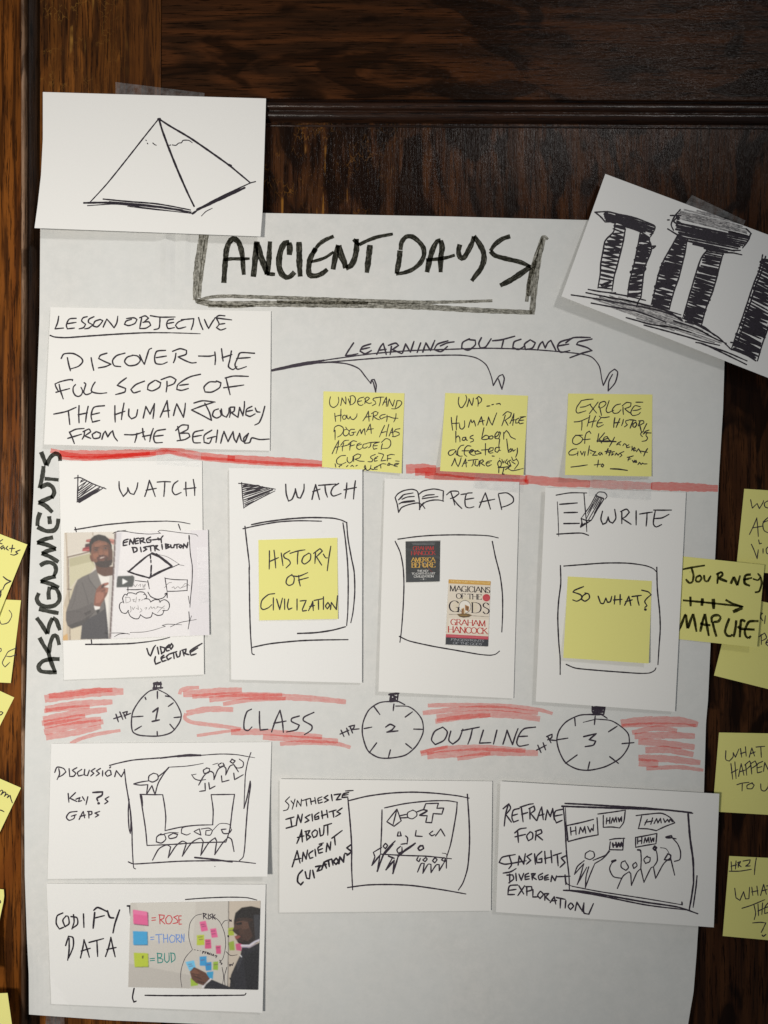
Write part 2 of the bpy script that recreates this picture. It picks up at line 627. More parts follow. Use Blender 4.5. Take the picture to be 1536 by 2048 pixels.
# ---------------------------------------------------------------- printed serif capitals (for the two book covers)
FONT = {
    'A': (0.95, '0,0 .47,1|.47,1 .95,0|.18,.36 .76,.36'), 'B': (0.75, '.1,0 .1,1|.1,1 .45,1 .62,.88 .6,.62 .4,.53 .1,.53|.4,.53 .68,.42 .7,.14 .5,0 .1,0'),
    'C': (0.85, '.82,.8 .65,.97 .4,1 .14,.82 .04,.5 .14,.17 .4,0 .66,.04 .84,.22'), 'D': (0.9, '.1,0 .1,1|.1,1 .45,1 .75,.85 .86,.5 .75,.15 .45,0 .1,0'),
    'E': (0.72, '.1,0 .1,1|.1,1 .66,1 .67,.82|.1,.53 .5,.53|.1,0 .66,0 .7,.2'), 'F': (0.68, '.1,0 .1,1|.1,1 .64,1 .65,.8|.1,.53 .5,.53'),
    'G': (0.92, '.82,.8 .65,.97 .4,1 .14,.82 .04,.5 .14,.17 .42,0 .7,.04 .8,.12|.8,.0 .8,.42|.58,.42 .94,.42'),
    'H': (0.92, '.1,0 .1,1|.82,0 .82,1|.1,.52 .82,.52'), 'I': (0.34, '.17,0 .17,1'), 'K': (0.88, '.1,0 .1,1|.74,1 .1,.46|.3,.6 .84,0'),
    'L': (0.7, '.1,1 .1,0|.1,0 .64,0 .68,.22'), 'M': (1.1, '.1,0 .14,1|.14,1 .54,.02|.54,.02 .94,1|.94,1 .98,0'),
    'N': (0.95, '.1,0 .1,1|.1,1 .84,0|.84,0 .84,1'), 'O': (0.95, '.47,1 .16,.85 .04,.5 .16,.15 .47,0 .78,.15 .9,.5 .78,.85 .47,1'),
    'P': (0.7, '.1,0 .1,1|.1,1 .46,1 .64,.85 .62,.58 .42,.46 .1,.46'), 'R': (0.85, '.1,0 .1,1|.1,1 .46,1 .64,.86 .62,.6 .42,.5 .1,.5|.4,.5 .82,0'),
    'S': (0.64, '.56,.82 .46,.97 .26,1 .1,.86 .12,.66 .32,.54 .54,.4 .58,.2 .44,.02 .24,0 .06,.18'), 'T': (0.8, '.4,0 .4,1|.04,.82 .05,1 .75,1 .76,.82'),
    'V': (0.92, '.02,1 .46,0|.46,0 .9,1'), 'W': (1.25, '.02,1 .34,0|.34,0 .62,1|.62,1 .92,0|.92,0 1.22,1'), 'Y': (0.85, '.02,1 .42,.5|.42,.5 .82,1|.42,.5 .42,0'),
    'Z': (0.75, '.06,.84 .08,1 .66,1|.66,1 .06,0|.06,0 .66,0 .68,.18'), "'": (0.25, '.12,1 .1,.76'), ' ': (0.4, ''),
}


def print_text(ink, reg, text, cx, cy, width, height, slope, weight=0.15, thin=0.35, shear=0.0):
    """centre the words at cx, cy (region coordinates)"""
    x0, y0, f = reg
    adv = sum(FONT[c][0] for c in text)
    k = width / adv
    x = 0.0
    for ch in text:
        aw, st = FONT[ch]
        for s in filter(None, st.split('|')):
            pts = []
            for a in s.split():
                gx, gy = map(float, a.split(','))
                lx = (x + gx) * k - width / 2 + shear * (gy - 0.5) * height
                ly = -(gy - 0.5) * height
                pts.append((x0 + (cx + lx) * f, y0 + (cy + ly + slope * lx) * f))
            w = weight * height * f
            for part in split_sharp(pts, 60):
                ink.ribbon(catmull(part, max(0.6, w * 0.7)), w, flat=True, calli=thin)
            for (p, q), (g0, g1) in (((pts[0], pts[1]), (0, 1)), ((pts[-1], pts[-2]), (0, 1))):
                if len(s.split()) == 2 and abs(q[1] - p[1]) > abs(q[0] - p[0]) * 1.2:
                    e = 0.11 * height * f
                    ink.ribbon([(p[0] - e, p[1] - slope * e), (p[0] + e, p[1] + slope * e)], w * 0.4, flat=True)
        x += aw


# ---------------------------------------------------------------- printed pictures: flat colour on the sheet's own vertices
def raster(shape_list, quad, nu, nv, blur=1.0, grain=0.012, seed=3):
    """shapes are (rgb, [points]) or (rgb, [points], line width), in region coordinates; returns nv+1 x nu+1 colours"""
    TL, TR, BR, BL = [np.array(p, float) for p in quad]
    SSU = 2
    W, H = (nu + 1) * SSU, (nv + 1) * SSU
    u = np.linspace(0, 1, W)[None, :]
    v = np.linspace(0, 1, H)[:, None]
    X = (1 - u) * (1 - v) * TL[0] + u * (1 - v) * TR[0] + u * v * BR[0] + (1 - u) * v * BL[0]
    Y = (1 - u) * (1 - v) * TL[1] + u * (1 - v) * TR[1] + u * v * BR[1] + (1 - u) * v * BL[1]
    img = np.ones((H, W, 3)) * 0.8
    for sh in shape_list:
        col, pts = np.array(lin(sh[0])), np.array(sh[1], float)
        if len(sh) > 2:
            m = np.zeros((H, W), bool)
            for a, b in zip(pts[:-1], pts[1:]):
                d = b - a
                t = np.clip(((X - a[0]) * d[0] + (Y - a[1]) * d[1]) / (d @ d), 0, 1)
                m |= np.hypot(X - a[0] - t * d[0], Y - a[1] - t * d[1]) < sh[2] / 2
        else:
            m = np.zeros((H, W), bool)
            n = len(pts)
            for i in range(n):
                a, b = pts[i], pts[(i + 1) % n]
                if a[1] == b[1]:
                    continue
                c = ((a[1] <= Y) != (b[1] <= Y)) & (X < (b[0] - a[0]) * (Y - a[1]) / (b[1] - a[1]) + a[0])
                m ^= c
        img[m] = col
    r = max(1, int(round(blur * SSU)))
    ker = np.exp(-0.5 * (np.arange(-2 * r, 2 * r + 1) / (blur * SSU * 0.6)) ** 2)
    ker /= ker.sum()
    for ax in (0, 1):
        pad = [(0, 0)] * 3
        pad[ax] = (2 * r, 2 * r)
        q = np.pad(img, pad, mode='edge')
        img = sum(k * np.take(q, range(i, i + img.shape[ax]), axis=ax) for i, k in enumerate(ker))
    img = img[::SSU, ::SSU][:nv + 1, :nu + 1]
    rs = np.random.RandomState(seed)
    img = img * (1 + grain * 8 * (rs.rand(nv + 1, nu + 1, 1) - 0.5))
    return np.clip(img, 0, 1)


def printed_mat(name):
    m, nt, b = new_mat(name)
    a = nd(nt, 'ShaderNodeVertexColor', layer_name='print')
    f = noise(nt, geo_pos(nt), 800, 3, 0.6)
    nt.links.new(mix(nt, math_(nt, 'MULTIPLY', f, 0.12), a.outputs['Color'], (0.5, 0.5, 0.5)), b.inputs['Base Color'])
    b.inputs['Roughness'].default_value = 0.5
    b.inputs['Specular IOR Level'].default_value = 0.3
    return m


def print_on(sheet, shapes, quad, blur=1.0):
    img = raster(shapes, quad, sheet.nu, sheet.nv, blur)
    me = sheet.o.data
    at = me.color_attributes.new('print', 'FLOAT_COLOR', 'POINT')
    n = len(me.vertices)
    col = np.ones((n, 4))
    col[:, :3] = 0.8
    col[:sheet.front_n, :3] = img.reshape(-1, 3)
    at.data.foreach_set('color', col.ravel())


# ================================================================ the wood behind everything
W_TRIM = wood_mat('oak_trim', (0.190, 0.060, 0.0095), (0.145, 0.042, 0.007), (0.034, 0.011, 0.003), 'z', 0.3, 0.25, None, (0.26, 0.4), 0.85, 0.22, 0.09)
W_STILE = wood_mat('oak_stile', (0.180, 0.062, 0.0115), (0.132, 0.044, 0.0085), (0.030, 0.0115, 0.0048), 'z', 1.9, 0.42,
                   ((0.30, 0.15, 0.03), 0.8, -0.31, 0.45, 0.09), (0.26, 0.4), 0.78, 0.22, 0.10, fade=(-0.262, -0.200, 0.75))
W_RAIL = wood_mat('dark_rail', (0.064, 0.0225, 0.008), (0.034, 0.0138, 0.006), (0.012, 0.0068, 0.0042), 'x', 4.1, 0.75, None, (0.13, 0.22), 0.45, 0.5, 0.05)
W_PANEL = wood_mat('dark_panel', (0.058, 0.0225, 0.009), (0.040, 0.0155, 0.007), (0.012, 0.0068, 0.005), 'z', 6.3, 0.85,
                   ((0.24, 0.105, 0.02), 0.9, -0.11, 0.33, 0.16), (0.14, 0.24), 0.6, 0.5, 0.05)
W_MOULD = wood_mat('dark_moulding', (0.034, 0.014, 0.007), (0.022, 0.010, 0.006), (0.012, 0.007, 0.005), 'x', 8.0, 0.3, None, (0.2, 0.3), 0.4, 0.4, 0.3)
W_GAP = wood_mat('rebate_wood', (0.032, 0.015, 0.007), (0.021, 0.010, 0.005), (0.009, 0.0055, 0.004), 'z', 9.0, 0.5, None, (0.35, 0.55), 0.5)
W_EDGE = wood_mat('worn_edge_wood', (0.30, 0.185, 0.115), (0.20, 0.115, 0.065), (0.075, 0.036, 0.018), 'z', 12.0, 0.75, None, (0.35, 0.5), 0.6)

SL = 0.0055                                  # the rail runs a touch downhill to the right


def board(name, x0, y0, x1, y1, df, db, mat, parent, org, bev=0.6, slope=0.0, res=0):
    """a wooden board; px bounds measured on its front face, depths in mm"""
    bm = bmesh.new()
    vs = []
    for d in (df, db):
        for (x, y) in ((x0, y0), (x1, y0), (x1, y1), (x0, y1)):
            yy = y + slope * (x - 530)
            q = P(x, yy, df / 1000.0)
            vs.append(bm.verts.new((q[0] - org[0], -d / 1000.0 - org[1], q[2] - org[2])))
    f = [(0, 3, 2, 1), (4, 5, 6, 7), (0, 1, 5, 4), (1, 2, 6, 5), (2, 3, 7, 6), (3, 0, 4, 7)]
    for q in f:
        bm.faces.new([vs[i] for i in q])
    bmesh.ops.recalc_face_normals(bm, faces=bm.faces)
    if bev:
        ed = [e for e in bm.edges if all(abs(v.co.y + org[1] + df / 1000.0) < 1e-6 for v in e.verts)]
        bmesh.ops.bevel(bm, geom=ed, offset=bev / 1000.0, segments=3, affect='EDGES', profile=0.5)
    me = bpy.data.meshes.new(name)
    bm.to_mesh(me)
    bm.free()
    me.materials.append(mat)
    o = bpy.data.objects.new(name, me)
    C.objects.link(o)
    if parent:
        o.parent = parent
    else:
        o.location = org
        ORIGINS[o.name] = org
    return o


def profile_run(name, prof, a0, a1, along, mat, parent, org, n=60, slope=0.0, wob=0.0):
    """extrude a profile of (px, depth mm) along x (profile in py) or along z (profile in px)"""
    verts, faces = [], []
    rs = np.random.RandomState(11)
    m = len(prof)
    for i in range(n + 1):
        a = a0 + (a1 - a0) * i / n
        for (q, d) in prof:
            dd = (d + wob * (rs.rand() - 0.5)) / 1000.0
            if along == 'x':
                p = P(a, q + slope * (a - 530), 0)
            else:
                p = P(q, a, 0)
            verts.append((p[0] - org[0], -dd - org[1], p[2] - org[2]))
    for i in range(n):
        for j in range(m - 1):
            a = i * m + j
            faces.append((a, a + 1, a + m + 1, a + m))
    me = bpy.data.meshes.new(name)
    me.from_pydata(verts, [], faces)
    me.materials.append(mat)
    me.polygons.foreach_set('use_smooth', [True] * len(me.polygons))
    me.update()
    o = bpy.data.objects.new(name, me)
    C.objects.link(o)
    if parent:
        o.parent = parent
    else:
        o.location = org
    return o


org = (0.06, 0.01, -0.05)
panelling = bpy.data.objects.new('wood_panelling', None)
C.objects.link(panelling)
panelling.location = org
tag(panelling, 'dark stained wood panelling with a moulded rail behind the big paper chart', 'wood panelling')
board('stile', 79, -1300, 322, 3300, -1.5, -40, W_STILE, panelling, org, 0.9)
board('rail', 322.8, -1300, 3200, 197, -1.7, -40, W_RAIL, panelling, org, 0.7, SL)
board('panel', 323, 225, 3200, 3300, -9.0, -30, W_PANEL, panelling, org, 0.0, SL)
prof = [(196, -5.5), (199, -3.6), (201, -2.6), (204, -1.6), (208, -1.3), (212, -1.9), (214, -3.6), (215.5, -5.2), (217, -5.2), (218.5, -3.8),
        (221, -2.9), (225, -2.7), (229, -3.6), (232, -5.4), (234, -7.6), (235, -9.6), (237, -9.9), (239, -9.6), (240, -8.3),
        (242, -8.1), (243.5, -8.6), (244, -9.4)]
profile_run('moulding', prof, 322.8, 3200, 'x', W_MOULD, panelling, org, 220, SL, 0.12)

torg = (P(22, 1024, 0)[0], 0, 0)
trim = board('wood_trim', -1700, -1300, 42.6, 3300, 0.5, -40, W_TRIM, None, torg, 1.3)
tag(trim, 'orange brown oak trim running up the left edge beside the dark gap', 'wood trim')
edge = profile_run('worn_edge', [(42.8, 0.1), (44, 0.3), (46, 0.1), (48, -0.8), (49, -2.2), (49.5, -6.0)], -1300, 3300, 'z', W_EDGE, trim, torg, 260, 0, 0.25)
rorg = (P(62, 1024, 0)[0], 0.012, 0)
reb = profile_run('rebate_strip', [(49.6, -5.5), (51, -7.5), (60, -8.2), (61, -12), (70, -13), (71, -20), (79.5, -21)],
                  -1300, 3300, 'z', W_GAP, None, rorg, 200, 0, 0.35)
reb.name = 'rebate_strip'
tag(reb, 'dark brown stepped wooden strip in the gap between oak trim and panelling', 'wood strip')


# ================================================================ the big sheet
def chart_fn(px, py, u, v):
    w = 0.35 * np.sin(px / 210.0 + 0.6) * np.sin(py / 260.0) + 0.2 * np.sin(px / 90.0 + py / 140.0)
    cre = 3.2 * np.exp(-((px - 332 - 0.04 * (py - 480)) / 11.0) ** 2) * np.clip((625 - py) / 120.0, 0, 1) * np.clip((py - 430) / 50.0, 0, 1) \
        + 2.0 * np.exp(-((px - 366) / 8.0) ** 2) * np.clip((600 - py) / 110.0, 0, 1) * np.clip((py - 430) / 50.0, 0, 1)
    bl = 13.0 * np.clip((155 - px - 0.62 * (2040 - py)) / 110.0, 0, 2) ** 1.15
    lf = 3.0 * np.clip((95 - px) / 45.0, 0, 1) ** 2 * np.clip((py - 1500) / 400.0, 0, 1)
    br = 13.0 * np.clip((py - 1800) / 250.0, 0, 1.4) ** 2 * np.clip((px - 1080) / 300.0, 0, 1.2) ** 2
    bw = 1.2 * np.clip((py - 1860) / 190.0, 0, 1.2) ** 2 * np.sin(px / 120.0)
    return w + cre + bl + lf + br + bw


chart = Sheet('paper_chart', [(82, 415), (1456, 446), (1374, 2062), (58, 2029)], M['chart'], None, 0.0, (0, 0, 0, 0), chart_fn,
              left=[(82, 415), (80.5, 460), (79, 640), (73, 800), (67, 990), (61, 1100), (57, 1200), (52.6, 1380), (50, 1480), (48.6, 1600),
                    (49.5, 1750), (54, 1880), (57.5, 1950), (58, 2029)],
              right=[(1456, 446), (1449, 724), (1446, 820), (1439, 935), (1437, 975), (1430.5, 1110), (1421, 1290), (1416, 1400), (1412, 1445),
                     (1408, 1580), (1396.5, 1855), (1393, 1910), (1387, 1985), (1380, 2025), (1374, 2062)],
              bottom=[(58, 2029), (100, 2032), (228, 2041), (600, 2056), (1374, 2062)],
              top=[(82, 415), (525, 426), (900, 433), (1168, 440), (1456, 446)],
              label='big pale grey paper chart headed ANCIENT DAYS, taped up under all the cards', cat='paper chart', step=10)
FULL = (0, 0, 1.0)
rB = (340, 440, 780 / 1536)
rE = (540, 660, 790 / 1536)
rG = (50, 890, 380 / 1536)
rM = (70, 1350, 700 / 1536)
rN = (660, 1370, 770 / 1536)
rU = (0, 1040, 120 / 559)

k = Ink(chart)
k.draw(rB, '''w28 128,40 122,100 115,140 108,190 104,240 100,316; w15 148,50 140,100 133,150 126,200 120,250 116,308;
''', 20, flat=True)
k.done('title_frame', M['marker_dry'])
k = Ink(chart)
k.draw(rB, '''w15 1405,322 1410,270 1418,220 1432,170 1452,110 1468,66 1478,66 1488,77; w24 1426,372 1432,300 1440,230 1452,150 1472,72;
w19 1412,300 1420,230 1440,160''', 20, flat=True)
k.done('title_frame', M['marker_dry'])
k = Ink(chart)
k.draw(rB, '''w15 100,322 160,304 230,300 300,302 500,308 640,313 760,318 1000,324 1140,322 1270,318;
w24 108,320 150,328 250,331 400,330 600,333 800,335 1000,342 1200,355 1425,364; w12 150,338 260,341 330,338; w14 420,322 600,324 780,327''', 20, flat=True)
k.done('title_frame', M['marker_dry'])
k = Ink(chart)
k.draw(rB, '''w22 212,248 215,200 218,160 222,120 232,90 248,74 268,84 280,115 286,150 288,185 291,216; w14 212,157 240,153 280,153 314,152;
w23 328,224 334,170 340,84; w25 342,88 356,140 372,180 382,214; w21 382,216 388,180 391,130 394,84; w16 380,212 414,214;
w24 470,138 472,110 470,88 452,92 438,115 430,150 430,185 440,212 458,226 474,222 491,205; w24 508,86 509,130 510,180 513,223;
w16 645,64 612,78 585,98 562,130; w22 574,112 553,150 546,190 550,216 575,220 600,210 620,194; w13 555,165 590,156 615,146 645,125;
w22 642,195 652,140 662,98; w26 664,100 674,140 686,165 692,190; w23 692,190 712,180 726,155 734,118 736,74; w15 722,76 746,100;
w15 745,97 780,80 820,66 878,55; w24 788,98 782,150 775,208;
w22 906,120 902,160 892,212; w19 908,118 912,88 930,66 955,66 980,85 998,110 1000,140 985,170 955,195 920,208 890,212;
w22 1012,206 1022,160 1035,115 1052,84 1066,80 1072,110 1066,150 1066,206; w15 1008,158 1050,154 1090,148 1122,138;
w21 1142,96 1136,122 1142,146 1158,148 1175,120 1190,90 1196,64; w22 1196,64 1216,90 1234,125 1236,160 1222,195 1204,218 1188,240;
w19 1340,64 1310,74 1280,96 1262,122 1280,140 1330,154 1380,166 1420,184; w23 1420,184 1380,212 1340,238 1300,258''', 20, flat=True)
k.done('title_lettering', M['marker'])
# learning outcomes
k = Ink(chart)
k.draw(rE, '''325,50 305,80 293,100 318,98 342,92; 392,54 360,65 350,82 370,92 394,80; 352,76 388,68;
415,95 430,65 440,52; 440,52 447,75 452,95; 423,79 452,75; 472,64 470,80 467,96; 460,60 488,51 500,60 476,76; 476,76 512,92; 515,90 522,70 527,54;
527,54 546,86; 546,86 560,44; 586,50 572,88; 594,86 606,50; 606,50 624,80; 624,80 641,40; 692,42 652,55 638,76 665,84 690,64; 662,62 690,50 716,46;
776,34 750,48 745,70 772,78 798,58 798,40 770,37; 822,30 812,52 818,70 838,66 860,34; 865,42 900,38 952,24; 908,40 900,72; 976,36 950,46 944,68 966,76 988,64;
1012,38 990,55 994,76 1020,70 1032,50 1012,38; 1040,78 1050,55 1060,45; 1060,45 1070,70; 1070,70 1080,50 1092,40; 1092,40 1112,80;
1168,34 1130,46 1118,64 1130,86 1166,80; 1120,62 1162,55; 1150,50 1180,30 1246,29; 1252,35 1200,46 1192,56 1232,68 1252,80 1215,90 1166,108''', 7.0)
k.done('heading_lettering', M['pen'])
for t in ('''w9 8,158 100,140 180,128; 175,129 240,126 300,132 345,150 370,180 392,208; 392,208 395,195 405,192 413,215 411,242; 411,242 402,205 396,196''',
          '''w9 8,157 150,131 200,126; 195,127 300,119 450,107 600,100 740,98 800,108 840,135 860,180 868,216; 868,216 890,180 905,173 911,190 902,231; 902,231 888,190''',
          '''w9 8,156 120,131 210,118; 205,119 250,112 400,92 550,80 700,75 850,71 1000,75 1100,82 1200,92 1250,105 1280,140 1290,190 1296,216; 1296,216 1320,168 1340,152 1352,165 1342,205 1315,237; 1315,237 1318,200 1332,172'''):
    k = Ink(chart)
    k.draw(rE, t, 5.6)
    k.done('arrow', M['pen'])
# side word
k = Ink(chart)
k.draw(rU, '''495,162 420,178 345,212; 345,210 440,232 522,268; 522,270 450,286 388,312; 388,308 470,345 545,392;
372,425 420,398 470,396 510,420 522,470 500,525; 520,525 440,545 378,575; 378,570 470,595 550,630;
362,680 342,735 370,785 440,808 510,795 552,750 550,690 520,640 472,628; 464,622 452,680 456,742;
362,828 450,850 546,868; 340,910 385,970 440,1062; 440,1062 460,975 490,912 525,935 558,1028; 368,1095 405,1165 455,1240;
455,1240 468,1150 495,1082 530,1085 552,1165; 556,1296 480,1296 400,1315 358,1365 380,1408 450,1418 530,1420; 452,1240 475,1320 515,1420''', 40, flat=True, taper=(1, 0.9))
k.draw(rG, '''130,55 152,112 172,166; 172,166 205,100 245,70 278,85 284,130; 150,170 144,230 132,290 118,350; w30 158,272 210,276 272,282;
120,345 180,318 222,340 236,385 215,430; 225,415 170,440 108,466; 108,464 165,490 222,545; 122,545 104,600 100,655; 100,662 170,695 235,690 262,650 270,595; 195,575 202,640;''', 36, flat=True, taper=(1, 0.9))
k.done('side_lettering', M['marker_side'])
# red rule and scribbles
k = Ink(chart)
k.draw(FULL, '''w15 119,907 200,908 260,906 312,905; w11 101,901 160,913 290,910 330,903; w14 312,905 345,901 400,911 470,917; w15 455,916 540,921 645,927;
w9 118,915 190,917 300,906; w9 330,902 400,916 520,926 648,932''', 17, flat=True)
k.done('red_rule', M['red'])
k = Ink(chart)
k.draw(FULL, '''w19 812,938 840,937 872,938; w17 830,944 880,943 951,950 1054,958; w14 850,950 960,962 1057,964; w18 1050,958 1100,963 1180,968''', 17, flat=True)
k.done('red_rule', M['red'])
k = Ink(chart)
k.draw(FULL, '''w17 1302,972 1370,974 1436,977''', 17, flat=True)
k.done('red_rule', M['red'])
k = Ink(chart)
k.draw(FULL, 'w17 1178,967 1240,970 1304,972', 17, flat=True)
k.done('red_rule', M['pink'])
for r, t in ((rM, '''w40 42,105 150,88 260,76 388,72; w24 60,92 150,86 260,70 340,66; w30 45,150 180,128 340,118; w21 40,158 150,146 240,140; w30 35,195 180,168 315,152;
w26 30,212 100,202 220,178; w31 40,250 170,222 300,205; w26 40,225 120,210 290,192; w28 48,274 190,250 290,226; w17 155,300 200,280 270,260 375,243; w9 160,302 190,304'''),
             (rM, '''w18 635,85 640,68 670,58 720,55; w31 650,84 730,78 800,72 908,66; w21 690,95 850,86 1085,86; w28 765,108 900,95 1100,97 1240,105 1365,118; w20 825,128 950,108 1100,104;
w26 665,168 760,150 870,152; w18 662,168 658,190 690,208 800,222 905,236; w14 710,266 850,246 900,240; w28 860,252 1000,250 1150,262 1260,272; w28 1000,272 1150,280 1330,290; w21 1075,302 1200,296 1325,302 1385,318'''),
             (rN, '''w18 390,82 500,80 700,84 830,98 888,114; w21 370,112 500,98 650,92 830,112; w31 425,132 600,115 740,120 838,136; w21 420,145 520,130 640,120'''),
             (rN, '''w24 362,274 450,256 600,250 780,262; w31 388,282 500,274 600,266 830,272; w19 508,294 560,286 640,272; w14 360,268 470,246'''),
             (rN, '''w31 1160,152 1250,142 1400,142 1468,158; w17 1165,162 1300,158 1460,162; w21 1205,190 1300,172 1385,182; w28 1215,204 1350,200 1456,204; w28 1230,226 1300,230 1455,248; w28 1258,260 1350,258 1450,278; w28 1230,290 1350,295 1478,310; w33 1232,308 1310,315; w17 1262,334 1320,330 1400,328 1490,340''')):
    k = Ink(chart)
    k.draw(r, t, 22, flat=True)
    k.done('red_scribble', M['pink'])
k = Ink(chart)
k.draw(rM, '''950,150 930,162 918,200 918,236 935,244 952,228; 985,160 985,200 988,242 1022,238; 1038,250 1055,200 1075,155; 1075,155 1085,200 1090,252; 1048,212 1102,202;
1160,180 1128,190 1126,204 1160,220 1148,240 1104,250; 1224,164 1182,184 1178,200 1214,222 1212,242 1182,262''', 7)
k.done('heading_lettering', M['pen'])
k = Ink(chart)
k.draw(rN, '''450,168 418,185 405,218 420,238 455,220 468,188 450,168; 482,184 474,220 490,236 515,215 530,176; 525,182 596,168; 568,176 560,210 550,236; 612,180 596,232 642,230; 666,180 652,236; 690,236 700,205 706,180; 706,180 728,238; 728,238 740,200 750,174;
820,168 776,174 756,196 745,228 755,244 792,238; 750,206 788,204''', 6.5)
k.done('heading_lettering', M['pen'])
for r, w, t in ((rM, 6.5, '''535,62 500,72 462,108 430,160 423,212 430,250 462,265 540,268 598,252 634,208 641,170 616,118 580,85 540,64; w14 522,38 552,36; w9 518,58 560,56; w9 524,36 522,58; 552,30 552,60; 536,30 532,56; 540,44 556,40;
537,72 537,104; 483,98 487,108; 572,92 596,96; 585,138 607,122; 610,187 642,184; 592,216 613,241; 536,248 537,269; 438,242 468,224; 428,184 474,181; w8 517,162 540,144 530,195; w8 514,204 546,197;
355,172 366,206; 345,192 382,180; 372,162 386,196; 388,166 398,191; 384,166 405,160 400,174 390,180; 392,180 420,168'''),
                (rN, 6, '''265,65 200,70 155,100 132,150 130,200 150,260 190,288 235,292 300,280 345,242 371,190 368,142 345,108 312,86 262,84; 238,62 270,65 299,79; w10 236,38 274,33; w10 240,66 244,40; 240,40 270,48 242,56 268,62 242,68; 272,32 268,68; w8 252,38 262,62;
255,76 252,103; 300,128 329,107; 334,176 371,177; 302,234 326,253; 241,259 232,293; 186,231 156,271; 136,174 167,168; 174,84 199,118; w7 222,168 240,157 259,165 246,180 227,188 271,183;
44,180 56,206; 40,196 76,180; 66,172 76,200; 80,166 90,192; 75,166 98,160 94,172 84,178; 86,178 116,175'''),
                (rN, 6, '''1075,119 1000,120 945,145 915,180 905,220 915,265 940,310 985,335 1035,340 1100,325 1160,290 1192,242 1190,196 1160,165 1120,142 1062,136; w4 1062,136 1010,149; 1020,118 1080,118 1106,133; w20 1052,94 1090,92; w12 1052,108 1092,106; 1046,86 1050,112 1092,117 1098,86 1048,88;
976,130 979,163; 1058,124 1055,158; 1111,187 1146,164; 1165,234 1213,230; 1116,286 1151,313; 1036,307 1028,341; 986,279 939,313; 903,219 949,212; w7 1012,206 1062,194 1034,218; w7 1034,218 1060,224 1050,240 1018,246;
829,240 842,270; 824,260 863,240; 850,230 860,259; 868,205 882,231; 864,206 886,196 884,210 868,219; 876,219 906,222''')):
    k = Ink(chart)
    k.draw(r, t, w)
    k.done('stopwatch_drawing', M['pen'])


# ================================================================ white cards with drawings
GC = 'white drawing cards'
CN = 0


def card(corners, label, off=0.8, lift=(0, 0, 0, 0), host=None, **kw):
    global CN
    CN += 1
    return Sheet('white_card', corners, M[('card', 'card_cool', 'card_warm')[CN % 3]], host or chart, off, lift, label=label, cat='card', group=GC,
                 warp=0.7, **kw)


rA = (0, 0, 560 / 1536)
c = Sheet('white_card', [(85.7, 184), (532, 197), (521, 473), (69, 456)], M['card'], None, 2.0, (0.3, 0.3, 6, 8), label='white card with a pen drawing of a pyramid, taped above the chart', cat='card', group=GC,
         left=[(85.7, 184), (85.7, 277), (82, 350), (75, 412), (69, 456)], right=[(532, 197), (528, 330), (525, 423), (521, 473)])
k = Ink(c)
k.draw(rA, '''w8 868,655 800,740 690,880 585,1010 495,1108; w12 872,652 890,715 925,810 975,935 1030,1060 1065,1132; w11 872,652 930,690 1040,755 1150,830 1255,905 1310,950 1370,1000; w15 868,654 878,652;
w12 460,1113 600,1112 760,1125 900,1140 1048,1164; w9 566,1092 700,1105 850,1117 960,1135 1045,1152; w6 480,1128 640,1120 800,1140 1000,1165 1060,1172; w11 600,1108 800,1126 1000,1152; w5 700,1132 850,1150 1030,1166; w10 760,1120 940,1142;
w16 1082,1150 1120,1132 1200,1095 1342,1030; w8 1060,1172 1100,1140 1200,1085 1370,1005 1402,996; w12 1056,1172 1076,1158;
w6 800,768 803,772; w6 808,785 811,790; w6 838,784 848,793 858,797; w8 931,797 936,795; w6 945,795 965,797 980,785 995,783 1005,770 1035,770 1055,783; w5 1105,1185 1130,1160 1165,1142; w15 1256,905 1268,909''', 10)
k.done('drawing', M['ink'])

rC = (1080, 330, 456 / 1536)
c = card([(1210.6, 347.8), (1650, 512), (1560, 765), (1123, 592.7)], 'tilted white card with a scribbled drawing of standing stones', 1.6, (0.4, 0.4, 5, 9), ease=1.2)
k = Ink(c)
k.hatchfill(rC, [(470, 880), (600, 905), (850, 985), (960, 1040), (1090, 1110), (1230, 1205), (1150, 1195), (900, 1115), (700, 1050), (500, 965), (330, 905)], 19, 13, 12, 4)
k.done('shading', M['shade'])
k = Ink(c)
k.hatchfill(rC, [(955, 300), (1100, 315), (1320, 375), (1395, 440), (1400, 480), (1200, 430), (950, 370), (930, 340)], 14, 13, 14, 5)
k.done('shading', M['shade'])
k = Ink(c)
k.hatchfill(rC, [(425, 322), (545, 338), (620, 350), (772, 412), (755, 455), (690, 452), (600, 425), (560, 402), (490, 388), (440, 372)], 17, 11, 14, 6)
k.hatchfill(rC, [(930, 345), (960, 400), (1200, 445), (1395, 470), (1405, 500), (1370, 545), (1300, 575), (1235, 590), (1110, 562), (1000, 520), (960, 500), (915, 430)], 12, 14, 15, 7)
k.hatchfill(rC, [(1130, 555), (1240, 575), (1222, 650), (1095, 640)], 10, 13, 13, 8)
k.hatchfill(rC, [(950, 455), (995, 500), (975, 530), (905, 520), (925, 480)], 12, 12, 13, 9)
